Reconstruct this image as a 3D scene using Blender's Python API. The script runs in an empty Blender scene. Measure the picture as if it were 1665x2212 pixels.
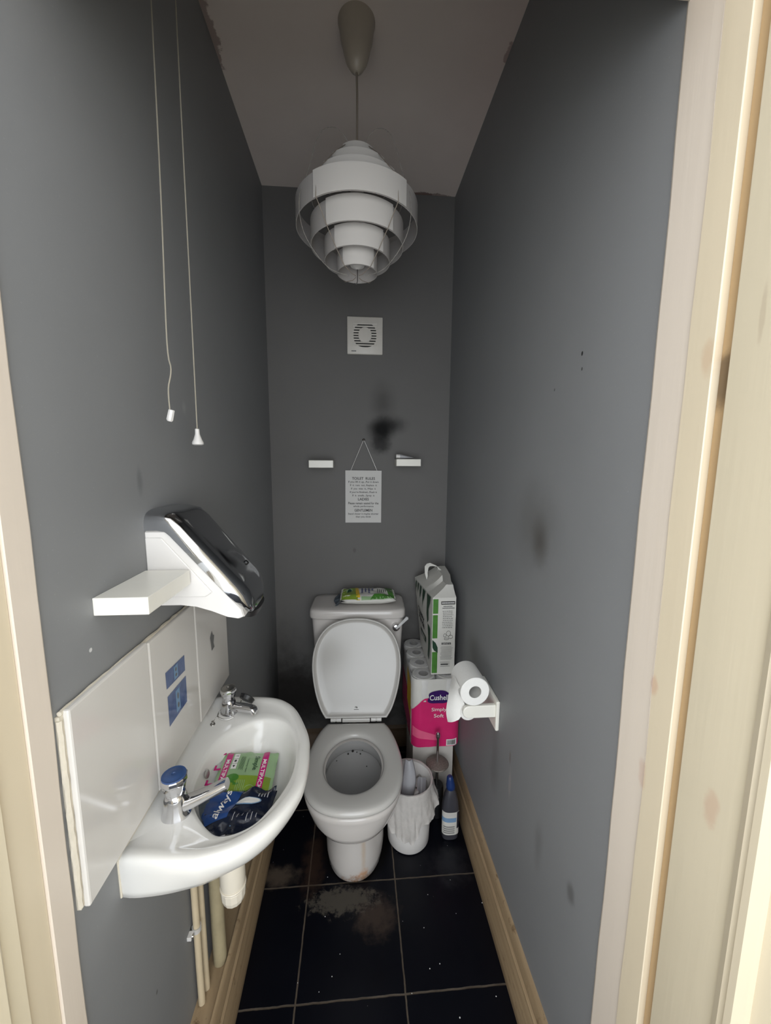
import bpy, bmesh, math, random
from mathutils import Vector, Matrix, noise as mnoise
random.seed(7)
PI = math.pi
C = bpy.context.scene.collection

# ------------------------------------------------------------------ room measures (metres)
W, D, H = 0.845, 1.853, 2.668          # width, depth of back wall, ceiling height
CAM = Vector((0.3984, 0.0, 1.5))
PITCH, YAW, ROLL, FPX = 0.1336, 0.0773, 0.0062, 827.47

# ------------------------------------------------------------------ object helpers
def _root_loc(p):
    while p.parent is not None:
        p = p.parent
    return Vector(p.location)

def mesh_obj(name, g, mats, parent=None, loc=None, smooth=True, bevel=0.0, seg=2, angle=35):
    me = bpy.data.meshes.new(name)
    base = _root_loc(parent) if parent is not None else (Vector(loc) if loc is not None else Vector((0, 0, 0)))
    me.from_pydata([tuple(Vector(v) - base) for v in g.v], [], g.f)
    if not isinstance(mats, (list, tuple)):
        mats = [mats]
    for m in mats:
        me.materials.append(m)
    for i, p in enumerate(me.polygons):
        p.material_index = g.m[i]
        p.use_smooth = smooth
    me.update()
    o = bpy.data.objects.new(name, me)
    C.objects.link(o)
    if parent is not None:
        o.parent = parent
    else:
        o.location = base
    if bevel > 0:
        b = o.modifiers.new('bevel', 'BEVEL'); b.width = bevel; b.segments = seg
        b.limit_method = 'ANGLE'; b.angle_limit = math.radians(40); b.harden_normals = False
    if smooth and bevel == 0:
        try:
            me.set_sharp_from_angle(angle=math.radians(angle))
        except Exception:
            pass
    return o

def tag(o, label=None, cat=None, group=None, kind=None):
    if label: o['label'] = label
    if cat: o['category'] = cat
    if group: o['group'] = group
    if kind: o['kind'] = kind
    return o

def thing(name, label, cat, loc, group=None):
    o = bpy.data.objects.new(name, None); C.objects.link(o); o.location = loc
    o.empty_display_size = .05
    return tag(o, label, cat, group)

def part(name, g, mats, parent, label=None, **kw):
    o = mesh_obj(name, g, mats, parent, **kw)
    if label: o['label'] = label
    return o

def solo(name, g, mats, label, cat, group=None, **kw):
    xs = [v[0] for v in g.v]; ys = [v[1] for v in g.v]; zs = [v[2] for v in g.v]
    loc = ((min(xs)+max(xs))/2, (min(ys)+max(ys))/2, min(zs))
    return tag(mesh_obj(name, g, mats, loc=loc, **kw), label, cat, group)

def struct(name, g, mats, parent=None, **kw):
    o = mesh_obj(name, g, mats, parent, **kw)
    if parent is None: o['kind'] = 'structure'
    return o

# ------------------------------------------------------------------ geometry collector
class G:
    def __init__(s): s.v = []; s.f = []; s.m = []
    def add(s, vs, fs, mi=0):
        n = len(s.v); s.v += [tuple(v) for v in vs]
        for f in fs: s.f.append(tuple(i+n for i in f)); s.m.append(mi)
        return s
    def box(s, x0, x1, y0, y1, z0, z1, mi=0):
        v = [(x, y, z) for z in (z0, z1) for y in (y0, y1) for x in (x0, x1)]
        f = [(0, 2, 3, 1), (4, 5, 7, 6), (0, 1, 5, 4), (2, 6, 7, 3), (0, 4, 6, 2), (1, 3, 7, 5)]
        return s.add(v, f, mi)
    def loft(s, rings, cap0=True, cap1=True, mi=0, closed=True):
        n = len(rings[0]); vs = [p for r in rings for p in r]; fs = []
        for k in range(len(rings)-1):
            for i in range(n if closed else n-1):
                j = (i+1) % n
                fs.append((k*n+i, k*n+j, (k+1)*n+j, (k+1)*n+i))
        if cap0: fs.append(tuple(reversed(range(n))))
        if cap1: fs.append(tuple((len(rings)-1)*n+i for i in range(n)))
        return s.add(vs, fs, mi)
    def lathe(s, prof, c, axis=(0, 0, 1), n=40, mi=0, cap0=True, cap1=True):
        a = Vector(axis).normalized()
        u = a.orthogonal().normalized(); w = a.cross(u)
        c = Vector(c)
        rings = [[c + a*h + (u*math.cos(t)+w*math.sin(t))*r for t in [2*PI*i/n for i in range(n)]] for r, h in prof]
        return s.loft(rings, cap0, cap1, mi)
    def tube(s, pts, r, n=10, mi=0, cap=True):
        pts = [Vector(p) for p in pts]
        rr = r if isinstance(r, (list, tuple)) else [r]*len(pts)
        rings = []; u = None
        for i, p in enumerate(pts):
            t = (pts[min(i+1, len(pts)-1)] - pts[max(i-1, 0)])
            if t.length < 1e-9: t = Vector((0, 0, 1))
            t.normalize()
            if u is None: u = t.orthogonal().normalized()
            else:
                u = (u - t*u.dot(t))
                u = u.normalized() if u.length > 1e-6 else t.orthogonal().normalized()
            w = t.cross(u)
            rings.append([p + (u*math.cos(a)+w*math.sin(a))*rr[i] for a in [2*PI*k/n for k in range(n)]])
        return s.loft(rings, cap, cap, mi)
    def prism(s, poly, fn, d0, d1, mi=0):
        """poly 2D, fn(u,v,d)->3D"""
        return s.loft([[fn(u, v, d) for u, v in poly] for d in (d0, d1)], True, True, mi)
    def sphere(s, c, r, n=16, mi=0, sz=1.0):
        prof = [(r*math.sin(PI*k/n)+1e-5, -r*sz*math.cos(PI*k/n)) for k in range(n+1)]
        return s.lathe(prof, c, n=2*n, mi=mi)
    def grid(s, fn, nu, nv, mi=0):
        vs = [fn(i/nu, j/nv) for j in range(nv+1) for i in range(nu+1)]
        fs = [(j*(nu+1)+i, j*(nu+1)+i+1, (j+1)*(nu+1)+i+1, (j+1)*(nu+1)+i) for j in range(nv) for i in range(nu)]
        return s.add(vs, fs, mi)

def plane(O, U, V):
    O, U, V = Vector(O), Vector(U), Vector(V); N = U.cross(V).normalized()
    return lambda u, v, e=0.0: O + U*u + V*v + N*e

def smoothloop(pts, k=6):
    n = len(pts); out = []
    for i in range(n):
        p0, p1, p2, p3 = [Vector(pts[(i+j-1) % n]) for j in range(4)]
        for s in range(k):
            t = s/k
            out.append(0.5*((2*p1)+(-p0+p2)*t+(2*p0-5*p1+4*p2-p3)*t*t+(-p0+3*p1-3*p2+p3)*t**3))
    return out

def smoothpath(pts, k=6):
    n = len(pts); out = []
    P = [Vector(p) for p in pts]
    for i in range(n-1):
        p0 = P[max(i-1, 0)]; p1 = P[i]; p2 = P[i+1]; p3 = P[min(i+2, n-1)]
        for s in range(k):
            t = s/k
            out.append(0.5*((2*p1)+(-p0+p2)*t+(2*p0-5*p1+4*p2-p3)*t*t+(-p0+3*p1-3*p2+p3)*t**3))
    out.append(P[-1]); return out

def sring(cx, cy, a, b, z, e=2.0, n=64, rot=0.0):
    out = []
    for i in range(n):
        t = 2*PI*i/n; c, s = math.cos(t), math.sin(t)
        x = a*math.copysign(abs(c)**(2/e), c); y = b*math.copysign(abs(s)**(2/e), s)
        out.append(Vector((cx+x*math.cos(rot)-y*math.sin(rot), cy+x*math.sin(rot)+y*math.cos(rot), z)))
    return out

def xform(g, M):
    g.v = [tuple(M @ Vector(v)) for v in g.v]; return g

# ------------------------------------------------------------------ lettering as flat meshes
_txt = {}
def text_raw(body, spacing=1.0, bold=0.0):
    key = (body, spacing, bold)
    if key in _txt: return _txt[key]
    cu = bpy.data.curves.new('t', 'FONT'); cu.body = body; cu.size = 1.0; cu.space_character = spacing
    cu.offset = bold; cu.resolution_u = 3
    ob = bpy.data.objects.new('t', cu); C.objects.link(ob)
    bpy.context.view_layer.update()
    dg = bpy.context.evaluated_depsgraph_get()
    me = bpy.data.meshes.new_from_object(ob.evaluated_get(dg))
    vs = [(v.co.x, v.co.y) for v in me.vertices]; fs = [tuple(p.vertices) for p in me.polygons]
    bpy.data.objects.remove(ob); bpy.data.curves.remove(cu); bpy.data.meshes.remove(me)
    xs = [v[0] for v in vs] or [0, 1]; ys = [v[1] for v in vs] or [0, 1]
    _txt[key] = (vs, fs, min(xs), max(xs), min(ys), max(ys))
    return _txt[key]

def text(g, body, fn, cu, cv, w, h, rot=0.0, eps=.0006, mi=0, spacing=1.0, bold=0.0, slant=0.0):
    """body fitted in a w x h box centred on (cu,cv) of the surface fn(u,v,eps)"""
    vs, fs, x0, x1, y0, y1 = text_raw(body, spacing, bold)
    sx = w/(x1-x0+1e-9); sy = h/(y1-y0+1e-9)
    c, s = math.cos(rot), math.sin(rot); out = []
    for x, y in vs:
        a = (x-(x0+x1)/2)*sx; b = (y-(y0+y1)/2)*sy; a += slant*b
        out.append(fn(cu+a*c-b*s, cv+a*s+b*c, eps))
    return g.add(out, fs, mi)

def poly(g, pts, fn, eps=.0004, mi=0):
    out = [fn(u, v, eps) for u, v in pts]
    return g.add(out, [tuple(range(len(out)))], mi)

def disc(g, pts, fn, eps=.0004, mi=0):
    n = len(pts); cu = sum(p[0] for p in pts)/n; cv = sum(p[1] for p in pts)/n; vs = [fn(cu, cv, eps)]
    for k in (.5, 1.0): vs += [fn(cu+(u-cu)*k, cv+(v-cv)*k, eps) for u, v in pts]
    fs = [(0, 1+i, 1+(i+1) % n) for i in range(n)]+[(1+i, 1+n+i, 1+n+(i+1) % n, 1+(i+1) % n) for i in range(n)]
    return g.add(vs, fs, mi)

def rect(g, u0, u1, v0, v1, fn, eps=.0004, mi=0, n=6):
    return g.grid(lambda a, b: fn(u0+(u1-u0)*a, v0+(v1-v0)*b, eps), n, n, mi)

def ell(cu, cv, a, b, n=24, rot=0):
    return [(cu+a*math.cos(t)*math.cos(rot)-b*math.sin(t)*math.sin(rot),
             cv+a*math.cos(t)*math.sin(rot)+b*math.sin(t)*math.cos(rot)) for t in [2*PI*i/n for i in range(n)]]

# ------------------------------------------------------------------ materials
def srgb(*c):
    return tuple(((x/255)/12.92 if x/255 <= .04045 else ((x/255+.055)/1.055)**2.4) for x in c)

class NT:
    def __init__(s, name):
        s.mat = bpy.data.materials.new(name); s.mat.use_nodes = True
        s.t = s.mat.node_tree; s.n = s.t.nodes; s.l = s.t.links
        s.b = s.n['Principled BSDF']
    def new(s, t, **kw):
        n = s.n.new(t)
        for k, v in kw.items(): setattr(n, k, v)
        return n
    def link(s, a, b): s.l.new(a, b)
    def val(s, sock, v):
        if hasattr(v, 'is_output'): s.link(v, sock)
        else: sock.default_value = v
    def pos(s):
        if not hasattr(s, '_p'): s._p = s.new('ShaderNodeNewGeometry').outputs['Position']
        return s._p
    def math(s, op, a, b=0.0, clamp=False):
        n = s.new('ShaderNodeMath', operation=op); n.use_clamp = clamp
        s.val(n.inputs[0], a); s.val(n.inputs[1], b); return n.outputs[0]
    def noise(s, scale, detail=3, rough=.55, vec=None, dist=0.0):
        n = s.new('ShaderNodeTexNoise'); n.inputs['Scale'].default_value = scale
        n.inputs['Detail'].default_value = detail; n.inputs['Roughness'].default_value = rough
        n.inputs['Distortion'].default_value = dist
        s.link(vec if vec is not None else s.pos(), n.inputs['Vector']); return n.outputs['Fac']
    def ramp(s, f, a, b, v0=0.0, v1=1.0):
        n = s.new('ShaderNodeMapRange'); n.interpolation_type = 'SMOOTHSTEP'
        s.val(n.inputs[0], f); n.inputs[1].default_value = a; n.inputs[2].default_value = b
        n.inputs[3].default_value = v0; n.inputs[4].default_value = v1; return n.outputs[0]
    def mix(s, f, a, b, mode='MIX'):
        n = s.new('ShaderNodeMix', data_type='RGBA', blend_type=mode)
        s.val(n.inputs[0], f)
        for sock, v in ((n.inputs[6], a), (n.inputs[7], b)):
            if hasattr(v, 'is_output'): s.link(v, sock)
            else: sock.default_value = (*v[:3], 1)
        return n.outputs[2]
    def blob(s, c, r, soft=1.0, nz=None, namp=0.0):
        """0..1 mask: 1 at c, fades to 0 at ellipsoid radius r (3-vector)"""
        sub = s.new('ShaderNodeVectorMath', operation='SUBTRACT'); s.link(s.pos(), sub.inputs[0]); sub.inputs[1].default_value = c
        dv = s.new('ShaderNodeVectorMath', operation='DIVIDE'); s.link(sub.outputs[0], dv.inputs[0]); dv.inputs[1].default_value = r
        ln = s.new('ShaderNodeVectorMath', operation='LENGTH'); s.link(dv.outputs[0], ln.inputs[0])
        d = ln.outputs['Value']
        if nz is not None: d = s.math('ADD', d, s.math('MULTIPLY', s.math('SUBTRACT', nz, .5), namp))
        return s.ramp(d, 1.0-soft, 1.0, 1.0, 0.0)
    def bump(s, h, strength=.3, dist=.002):
        n = s.new('ShaderNodeBump'); n.inputs['Strength'].default_value = strength; n.inputs['Distance'].default_value = dist
        s.link(h, n.inputs['Height']); s.link(n.outputs[0], s.b.inputs['Normal'])
    def fin(s, col, rough=.5, metal=0.0, spec=.5):
        if hasattr(col, 'is_output'): s.link(col, s.b.inputs['Base Color'])
        else: s.b.inputs['Base Color'].default_value = (*col[:3], 1)
        s.val(s.b.inputs['Roughness'], rough); s.b.inputs['Metallic'].default_value = metal
        s.b.inputs['Specular IOR Level'].default_value = spec
        return s.mat

def simple(name, col, rough=.5, metal=0.0, var=.08, scale=30, bump=0.0, bscale=60, spec=.5, alpha=1.0):
    m = NT(name)
    nz = m.noise(scale)
    a = tuple(c*(1-var) for c in col); b = tuple(min(1, c*(1+var)) for c in col)
    m.fin(m.mix(nz, a, b), rough, metal, spec)
    if bump > 0: m.bump(m.noise(bscale, 2), bump, .002)
    if alpha < 1: m.b.inputs['Alpha'].default_value = alpha
    return m.mat

CREAM = srgb(226, 212, 186)
def cream_paint(name, col, marks=(), rough=.38):
    m = NT(name)
    nz = m.noise(6, 4); c = m.mix(nz, tuple(x*.97 for x in col), tuple(min(1, x*1.03) for x in col))
    mp = m.new('ShaderNodeMapping'); mp.inputs['Scale'].default_value = (60, 60, 2.0)
    m.link(m.pos(), mp.inputs['Vector'])
    st = m.noise(1.0, 3, .6, mp.outputs[0])
    c = m.mix(m.ramp(st, .55, .8, 0, .05), c, srgb(170, 150, 120))
    n2 = m.noise(45, 3)
    for (p, r, k, colr) in marks:
        c = m.mix(m.math('MULTIPLY', m.blob(p, r, .6, n2, .9), k), c, colr)
    m.bump(m.math('ADD', st, m.math('MULTIPLY', m.noise(25, 2), .7)), .25, .0012)
    return m.fin(c, rough)

def wall_mat(name, base, blobs, seed=0.0):
    m = NT(name)
    nz = m.noise(3.5, 4); fine = m.noise(60, 3); mid = m.noise(14, 4, .65)
    c = m.mix(nz, tuple(x*.93 for x in base), tuple(x*1.07 for x in base))
    c = m.mix(m.ramp(m.noise(220, 1), .70, .78, 0, .25), c, tuple(x*1.5 for x in base))
    for (p, r, k, colr, soft, na) in blobs:
        c = m.mix(m.math('MULTIPLY', m.blob(p, r, soft, mid, na), k), c, colr)
    m.bump(m.math('ADD', fine, m.math('MULTIPLY', nz, 2.0)), .12, .0015)
    return m.fin(c, .55, 0, .35)

GREY = (0.228, 0.233, 0.240)
BLACK = (0.006, 0.006, 0.007)
M = {}
M['wall_left'] = wall_mat('grey wall paint left', GREY, [
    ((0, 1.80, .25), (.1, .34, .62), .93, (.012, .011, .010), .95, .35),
    
    ((0, .742, 1.46), (.1, .012, .035), .35, (.07, .07, .08), .9, .9),
    ((0, .575, 1.215), (.1, .004, .004), .8, (.7, .7, .7), .4, .0),
    ((0, .95, 1.62), (.1, .015, .02), .3, (.4, .4, .4), .9, .6),
    ((0, 1.32, .98), (.1, .03, .03), .35, (.4, .4, .4), .9, .9),
    ((0, .66, .45), (.1, .004, .006), .7, (.05, .04, .04), .6, .3)])
M['wall_right'] = wall_mat('grey wall paint right', GREY, [
    ((W, .886, 1.306), (.1, .06, .085), .6, (.06, .05, .04), 1.0, .3),
    ((W, .92, 1.34), (.1, .17, .16), .35, (.07, .062, .05), 1.0, .3),
    ((W, .978, .56), (.1, .012, .07), .40, (.42, .36, .34), .8, .8),
    ((W, .985, .64), (.1, .008, .03), .5, (.12, .07, .05), .8, .5),
    ((W, .76, 1.712), (.1, .0035, .005), .95, (.01, .01, .01), .3, 0),
    ((W, .757, 1.682), (.1, .003, .004), .8, (.02, .02, .02), .3, 0),
    ((W, .86, 1.66), (.1, .003, .004), .7, (.02, .02, .02), .4, 0),
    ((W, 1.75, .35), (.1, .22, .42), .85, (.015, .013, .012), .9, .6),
    ((W, 1.10, .52), (.1, .05, .16), .3, (.09, .08, .075), .9, .9),
    ((W, .80, .55), (.1, .03, .10), .35, (.10, .095, .09), .9, .9),
    ((W, .66, .60), (.1, .02, .035), .5, (.06, .055, .05), .8, .9),
    ((W, 1.35, .78), (.1, .10, .10), .35, (.09, .085, .08), .9, .9)])
M['wall_back'] = wall_mat('shaded grey wall paint back', (.143, .139, .135), [  # same grey paint, its colour darkened for the dimmer back of the room
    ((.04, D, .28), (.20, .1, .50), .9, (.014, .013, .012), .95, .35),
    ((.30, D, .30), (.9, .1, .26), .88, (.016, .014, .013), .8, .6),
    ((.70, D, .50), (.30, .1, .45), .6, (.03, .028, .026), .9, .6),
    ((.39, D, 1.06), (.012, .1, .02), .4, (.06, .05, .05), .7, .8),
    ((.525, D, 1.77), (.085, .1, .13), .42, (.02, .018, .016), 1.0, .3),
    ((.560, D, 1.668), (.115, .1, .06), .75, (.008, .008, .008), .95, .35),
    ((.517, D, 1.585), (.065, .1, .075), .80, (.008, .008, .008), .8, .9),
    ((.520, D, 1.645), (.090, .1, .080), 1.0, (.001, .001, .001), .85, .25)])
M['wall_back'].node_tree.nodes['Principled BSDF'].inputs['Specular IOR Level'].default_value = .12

def ceil_mat():
    m = NT('white ceiling paint')
    nz = m.noise(5, 4); fine = m.noise(80, 2)
    c = m.mix(nz, srgb(214, 202, 194), srgb(228, 216, 208))
    n2 = m.noise(40, 4)
    # peeling paint along the joints with the walls
    for p, r in (((.0, .0 + 1.25, H), (.022, .11, .1)), ((W, 1.25, H), (.012, .03, .1)), ((.72, D, H), (.10, .016, .1)), ((.70, D, H), (.05, .022, .1))):
        c = m.mix(m.math('MULTIPLY', m.blob(p, r, .3, n2, 2.4), .6), c, srgb(104, 74, 66))
    c = m.mix(m.math('MULTIPLY', m.blob((W, 1.2, H), (.30, .8, .2), 1.0), .25), c, srgb(190, 160, 156))
    m.bump(m.math('ADD', fine, nz), .15, .002)
    return m.fin(c, .7, 0, .3)
M['ceiling'] = ceil_mat()

def floor_mat():
    m = NT('black floor tiles')
    sep = m.new('ShaderNodeSeparateXYZ'); m.link(m.pos(), sep.inputs[0])
    X, Y = sep.outputs[0], sep.outputs[1]
    wob = m.math('MULTIPLY', m.math('SUBTRACT', m.noise(30, 3), .5), .004)
    def line(co, o, p):
        t = m.math('DIVIDE', m.math('SUBTRACT', m.math('ADD', co, wob), o), p)
        fr = m.math('FRACT', m.math('ADD', t, .5)); d = m.math('MULTIPLY', m.math('ABSOLUTE', m.math('SUBTRACT', fr, .5)), p)
        return m.ramp(d, .0014, .0032, 1, 0), d
    lx, dx = line(X, .2244, .3084); ly, dy = line(Y, .887, .3021)
    g = m.math('MAXIMUM', lx, ly)
    nz = m.noise(9, 5, .6); n2 = m.noise(28, 5, .65)
    base = m.mix(nz, (.0010, .0012, .0032), (.0030, .0038, .0075))
    gc = m.mix(m.noise(22, 4), (.03, .021, .014), (.14, .115, .09))
    c = m.mix(g, base, gc)
    # pale residue and dirt around the foot of the pan and along the wall
    d1 = m.blob((.345, 1.135, 0), (.135, .050, .1), .5, m.noise(48, 5, .75), 2.6)
    c = m.mix(m.math('MULTIPLY', d1, .65), c, (.10, .088, .07))
    d2 = m.blob((.46, 1.08, 0), (.09, .08, .1), .8, n2, 1.5)
    c = m.mix(m.math('MULTIPLY', d2, .5), c, (.085, .06, .045))
    d3 = m.blob((.11, 1.23, 0), (.10, .05, .1), .8, n2, 1.3)
    c = m.mix(m.math('MULTIPLY', d3, .6), c, (.13, .10, .075))
    d4 = m.blob((.235, 1.27, 0), (.055, .16, .1), .8, n2, 1.6)
    c = m.mix(m.math('MULTIPLY', d4, .6), c, (.05, .028, .018))
    d6 = m.blob((.395, 1.35, 0), (.15, .19, .1), .25, n2, .3)  # near-black oval reaching just past the foot of the pan
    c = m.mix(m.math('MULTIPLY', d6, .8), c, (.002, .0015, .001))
    d5 = m.blob((.74, 1.22, 0), (.10, .10, .1), .9, n2, 1.6)
    c = m.mix(m.math('MULTIPLY', d5, .3), c, (.05, .05, .055))
    # white crumbs
    vo = m.new('ShaderNodeTexVoronoi'); vo.inputs['Scale'].default_value = 34; m.link(m.pos(), vo.inputs['Vector'])
    sc = m.new('ShaderNodeSeparateColor'); m.link(vo.outputs['Color'], sc.inputs[0])
    rr = m.math('MULTIPLY', m.ramp(sc.outputs[0], .15, 1.0, 0.0, 1.0), .066)
    sp = m.math('LESS_THAN', vo.outputs['Distance'], rr)
    c = m.mix(sp, c, (.7, .7, .7))
    m.link(m.math('ADD', m.math('MULTIPLY', m.math('MAXIMUM', g, d1), .5), m.math('MULTIPLY', n2, .25)), m.b.inputs['Roughness'])
    m.fin(c, .3, 0, .22)
    r = m.math('ADD', .22, m.math('MULTIPLY', m.math('MAXIMUM', g, d1), .5))
    m.val(m.b.inputs['Roughness'], m.math('ADD', r, m.math('MULTIPLY', n2, .25)))
    m.bump(m.math('SUBTRACT', m.math('MULTIPLY', n2, .3), m.math('MULTIPLY', g, 1.5)), .4, .0015)
    return m.mat
M['floor'] = floor_mat()

def wood_skirt(name, dark=0.0):
    m = NT(name)
    mp = m.new('ShaderNodeMapping'); mp.inputs['Scale'].default_value = (14, 1.6, 30); m.link(m.pos(), mp.inputs['Vector'])
    st = m.noise(2.2, 5, .65, mp.outputs[0], .4)
    c = m.mix(st, srgb(128, 106, 80), srgb(186, 163, 130))
    n2 = m.noise(30, 5, .7)
    c = m.mix(m.ramp(n2, .58, .72, 0, .7), c, srgb(96, 72, 48))
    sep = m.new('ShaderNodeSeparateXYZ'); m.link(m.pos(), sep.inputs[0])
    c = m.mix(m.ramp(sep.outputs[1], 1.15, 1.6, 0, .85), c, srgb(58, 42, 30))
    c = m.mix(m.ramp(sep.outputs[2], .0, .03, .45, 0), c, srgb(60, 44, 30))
    m.bump(m.math('ADD', st, n2), .3, .002)
    return m.fin(c, .55, 0, .35)
M['skirt'] = wood_skirt('stained cream skirting')

def ceramic(name, col=(.78, .775, .76), stains=(), rough=.09):
    m = NT(name)
    nz = m.noise(8, 3); n2 = m.noise(50, 4, .7)
    c = m.mix(nz, tuple(x*.97 for x in col), col)
    for (p, r, k, colr, soft, na) in stains:
        c = m.mix(m.math('MULTIPLY', m.blob(p, r, soft, n2, na), k), c, colr)
    return m.fin(c, rough, 0, .5)
M['basin'] = ceramic('white basin china', (.74, .73, .70), [((.06, .68, .83), (.05, .05, .01), .25, (.4, .4, .42), .9, 1.0)])
M['pan'] = ceramic('white toilet china', (.56, .53, .505), [
    ((.395, 1.23, .00), (.07, .09, .055), .95, srgb(150, 100, 50), .7, 1.3),
    ((.415, 1.21, .035), (.028, .05, .028), .8, srgb(190, 140, 100), .6, .8),
    ((.42, 1.19, .13), (.012, .1, .16), .35, srgb(176, 140, 92), .9, .7),
    ((.395, 1.2, .0), (.2, .2, .012), .8, srgb(70, 45, 25), .8, .5)])
M['seat'] = ceramic('white toilet seat plastic', (.52, .505, .48), rough=.16)
M['lid'] = ceramic('white toilet lid plastic', (.45, .435, .41), rough=.24)
M['inner'] = ceramic('grey bowl inside', (.36, .355, .35), [  # even grey, darker than the rest of the pan
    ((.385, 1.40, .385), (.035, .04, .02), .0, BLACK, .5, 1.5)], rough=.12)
M['chrome'] = simple('polished chrome', (.72, .72, .74), .06, 1.0, .03)
M['chrome_dull'] = simple('dull chrome', (.42, .41, .39), .22, 1.0, .25, 60)
M['chrome_dark'] = simple('smoky chrome cover', (.50, .51, .53), .08, 1.0, .03)
M['white_pl'] = simple('white plastic', (.70, .68, .66), .3, 0, .03)
M['grey_pl'] = simple('light grey plastic lid', (.36, .36, .38), .35, 0, .06)
M['shelf'] = simple('cream white painted block', (.82, .80, .73), .32, 0, .04, 20)
M['fan'] = simple('aged white fan plastic', (.62, .59, .54), .4, 0, .05)
M['rose'] = simple('yellowed plastic ceiling rose', (.44, .39, .32), .35, 0, .05)
M['black'] = simple('black rubber', (.012, .012, .013), .4)
M['ink'] = simple('black ink', (.02, .02, .02), .6)
M['ink_grey'] = simple('grey ink', (.16, .16, .16), .6)
M['white_ink'] = simple('white ink', (.75, .74, .72), .45)
M['blue'] = simple('blue tap disc', (.03, .07, .19), .3, 0, .2)
M['blue_lid'] = simple('dark blue bottle cap', (.008, .03, .13), .35)
M['cord'] = simple('dingy string', (.34, .31, .25), .8)
M['cable'] = simple('dirty brown cable', (.26, .22, .18), .7)
M['board'] = simple('white sign board', (.56, .55, .53), .6, 0, .03)
M['paper'] = simple('white tissue paper', (.83, .82, .79), .9, 0, .03, 80, .3, 250)
M['paper_grey'] = simple('tissue roll under film', (.56, .55, .53), .5, 0, .08, 40)
M['card'] = simple('cardboard tube inside', (.20, .19, .18), .9)
M['hole'] = simple('dark opening', (.01, .01, .01), .9)
M['pipe'] = simple('cream painted pipe', srgb(205, 188, 158), .4, 0, .12, 18, .2, 60)
M['pipe_old'] = simple('peeling waste pipe', srgb(168, 156, 126), .4, 0, .22, 22, .3, 80)
M['trap'] = simple('white waste trap plastic', srgb(228, 220, 204), .25, 0, .04)
M['tile'] = ceramic('glossy white wall tile', (.66, .635, .60), rough=.13)
M['tile_edge'] = simple('cream tile adhesive', srgb(206, 198, 182), .7, 0, .1, 60, .6, 90)
M['motif'] = None
M['pink'] = simple('pink wrapper', (.60, .022, .14), .22, 0, .18, 10)
M['pink_hi'] = simple('lighter pink wrapper', (.74, .12, .24), .25, 0, .2, 12)
M['purple'] = simple('purple brand cloud', (.035, .008, .10), .25)
M['magenta'] = simple('magenta strip', (.50, .012, .17), .3)
M['yellow'] = simple('yellow print', (.72, .48, .03), .3)
M['green_lt'] = simple('mint green film', (.27, .41, .22), .28, 0, .15, 12)
M['green'] = simple('lime green print', (.20, .30, .035), .28, 0, .25, 30)
M['green_dk'] = simple('dark green print', (.012, .05, .024), .35, 0, .2)
M['green_md'] = simple('leaf green print', (.06, .20, .03), .35, 0, .3, 40)
M['navy'] = simple('shiny navy film', (.008, .012, .028), .18, 0, .5, 25, .9, 40)
M['royal'] = simple('royal blue film', (.012, .05, .19), .22, 0, .3, 25)
M['silver'] = simple('silver grey foil', (.09, .11, .13), .3, .3, .4, 30, .8, 60)
M['packwhite'] = simple('white paper wrapper', (.60, .59, .55), .45, 0, .05, 20, .35, 26)
M['bottle'] = simple('dark grey bottle plastic', (.045, .045, .055), .28, 0, .1)
M['ltblue'] = simple('pale blue print', (.18, .30, .46), .4)
M['wood'] = simple('white melamine carton', (.56, .53, .49), .5, 0, .05)
M['brass'] = simple('dark nail', (.03, .025, .02), .4, .8)
M['speck'] = simple('dark specks', (.01, .008, .006), .7)

def shade_mat(col):
    m = NT('white translucent lampshade plastic')
    m.fin(col, .35)
    tr = m.new('ShaderNodeBsdfTranslucent'); tr.inputs[0].default_value = (.75, .73, .71, 1)
    mx = m.new('ShaderNodeMixShader'); mx.inputs[0].default_value = .28
    out = m.n['Material Output']
    m.link(m.b.outputs[0], mx.inputs[1]); m.link(tr.outputs[0], mx.inputs[2]); m.link(mx.outputs[0], out.inputs[0])
    return m.mat
M['shade'] = shade_mat((.50, .475, .46)); M['shade_hi'] = shade_mat((.78, .75, .72))

def film_mat(name, col, opac, rough=.15, bump=.8, bs=30):
    m = NT(name); m.fin(col, rough)
    tr = m.new('ShaderNodeBsdfTransparent')
    mx = m.new('ShaderNodeMixShader')
    m.link(m.ramp(m.noise(18, 3), .2, .8, opac-.12, opac+.12), mx.inputs[0])
    m.link(tr.outputs[0], mx.inputs[1]); m.link(m.b.outputs[0], mx.inputs[2])
    m.link(mx.outputs[0], m.n['Material Output'].inputs[0])
    m.bump(m.noise(bs, 3), bump, .003)
    return m.mat
M['film'] = film_mat('clear plastic film', (.75, .75, .76), .25)
M['bag'] = film_mat('thin white bin bag', (.66, .63, .60), .74, .18, .9, 45)
M['nylon'] = film_mat('clear nylon wire', (.35, .33, .30), .5, .2, 0.0)
M['glass_lever'] = film_mat('clear acrylic lever', (.7, .7, .7), .55, .08, .1)

def motif_mat():
    m = NT('blue printed tile motif')
    nz = m.noise(45, 4); c = m.mix(nz, (.02, .04, .14), (.13, .19, .36))
    return m.fin(c, .12)
M['motif'] = motif_mat()

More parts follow.
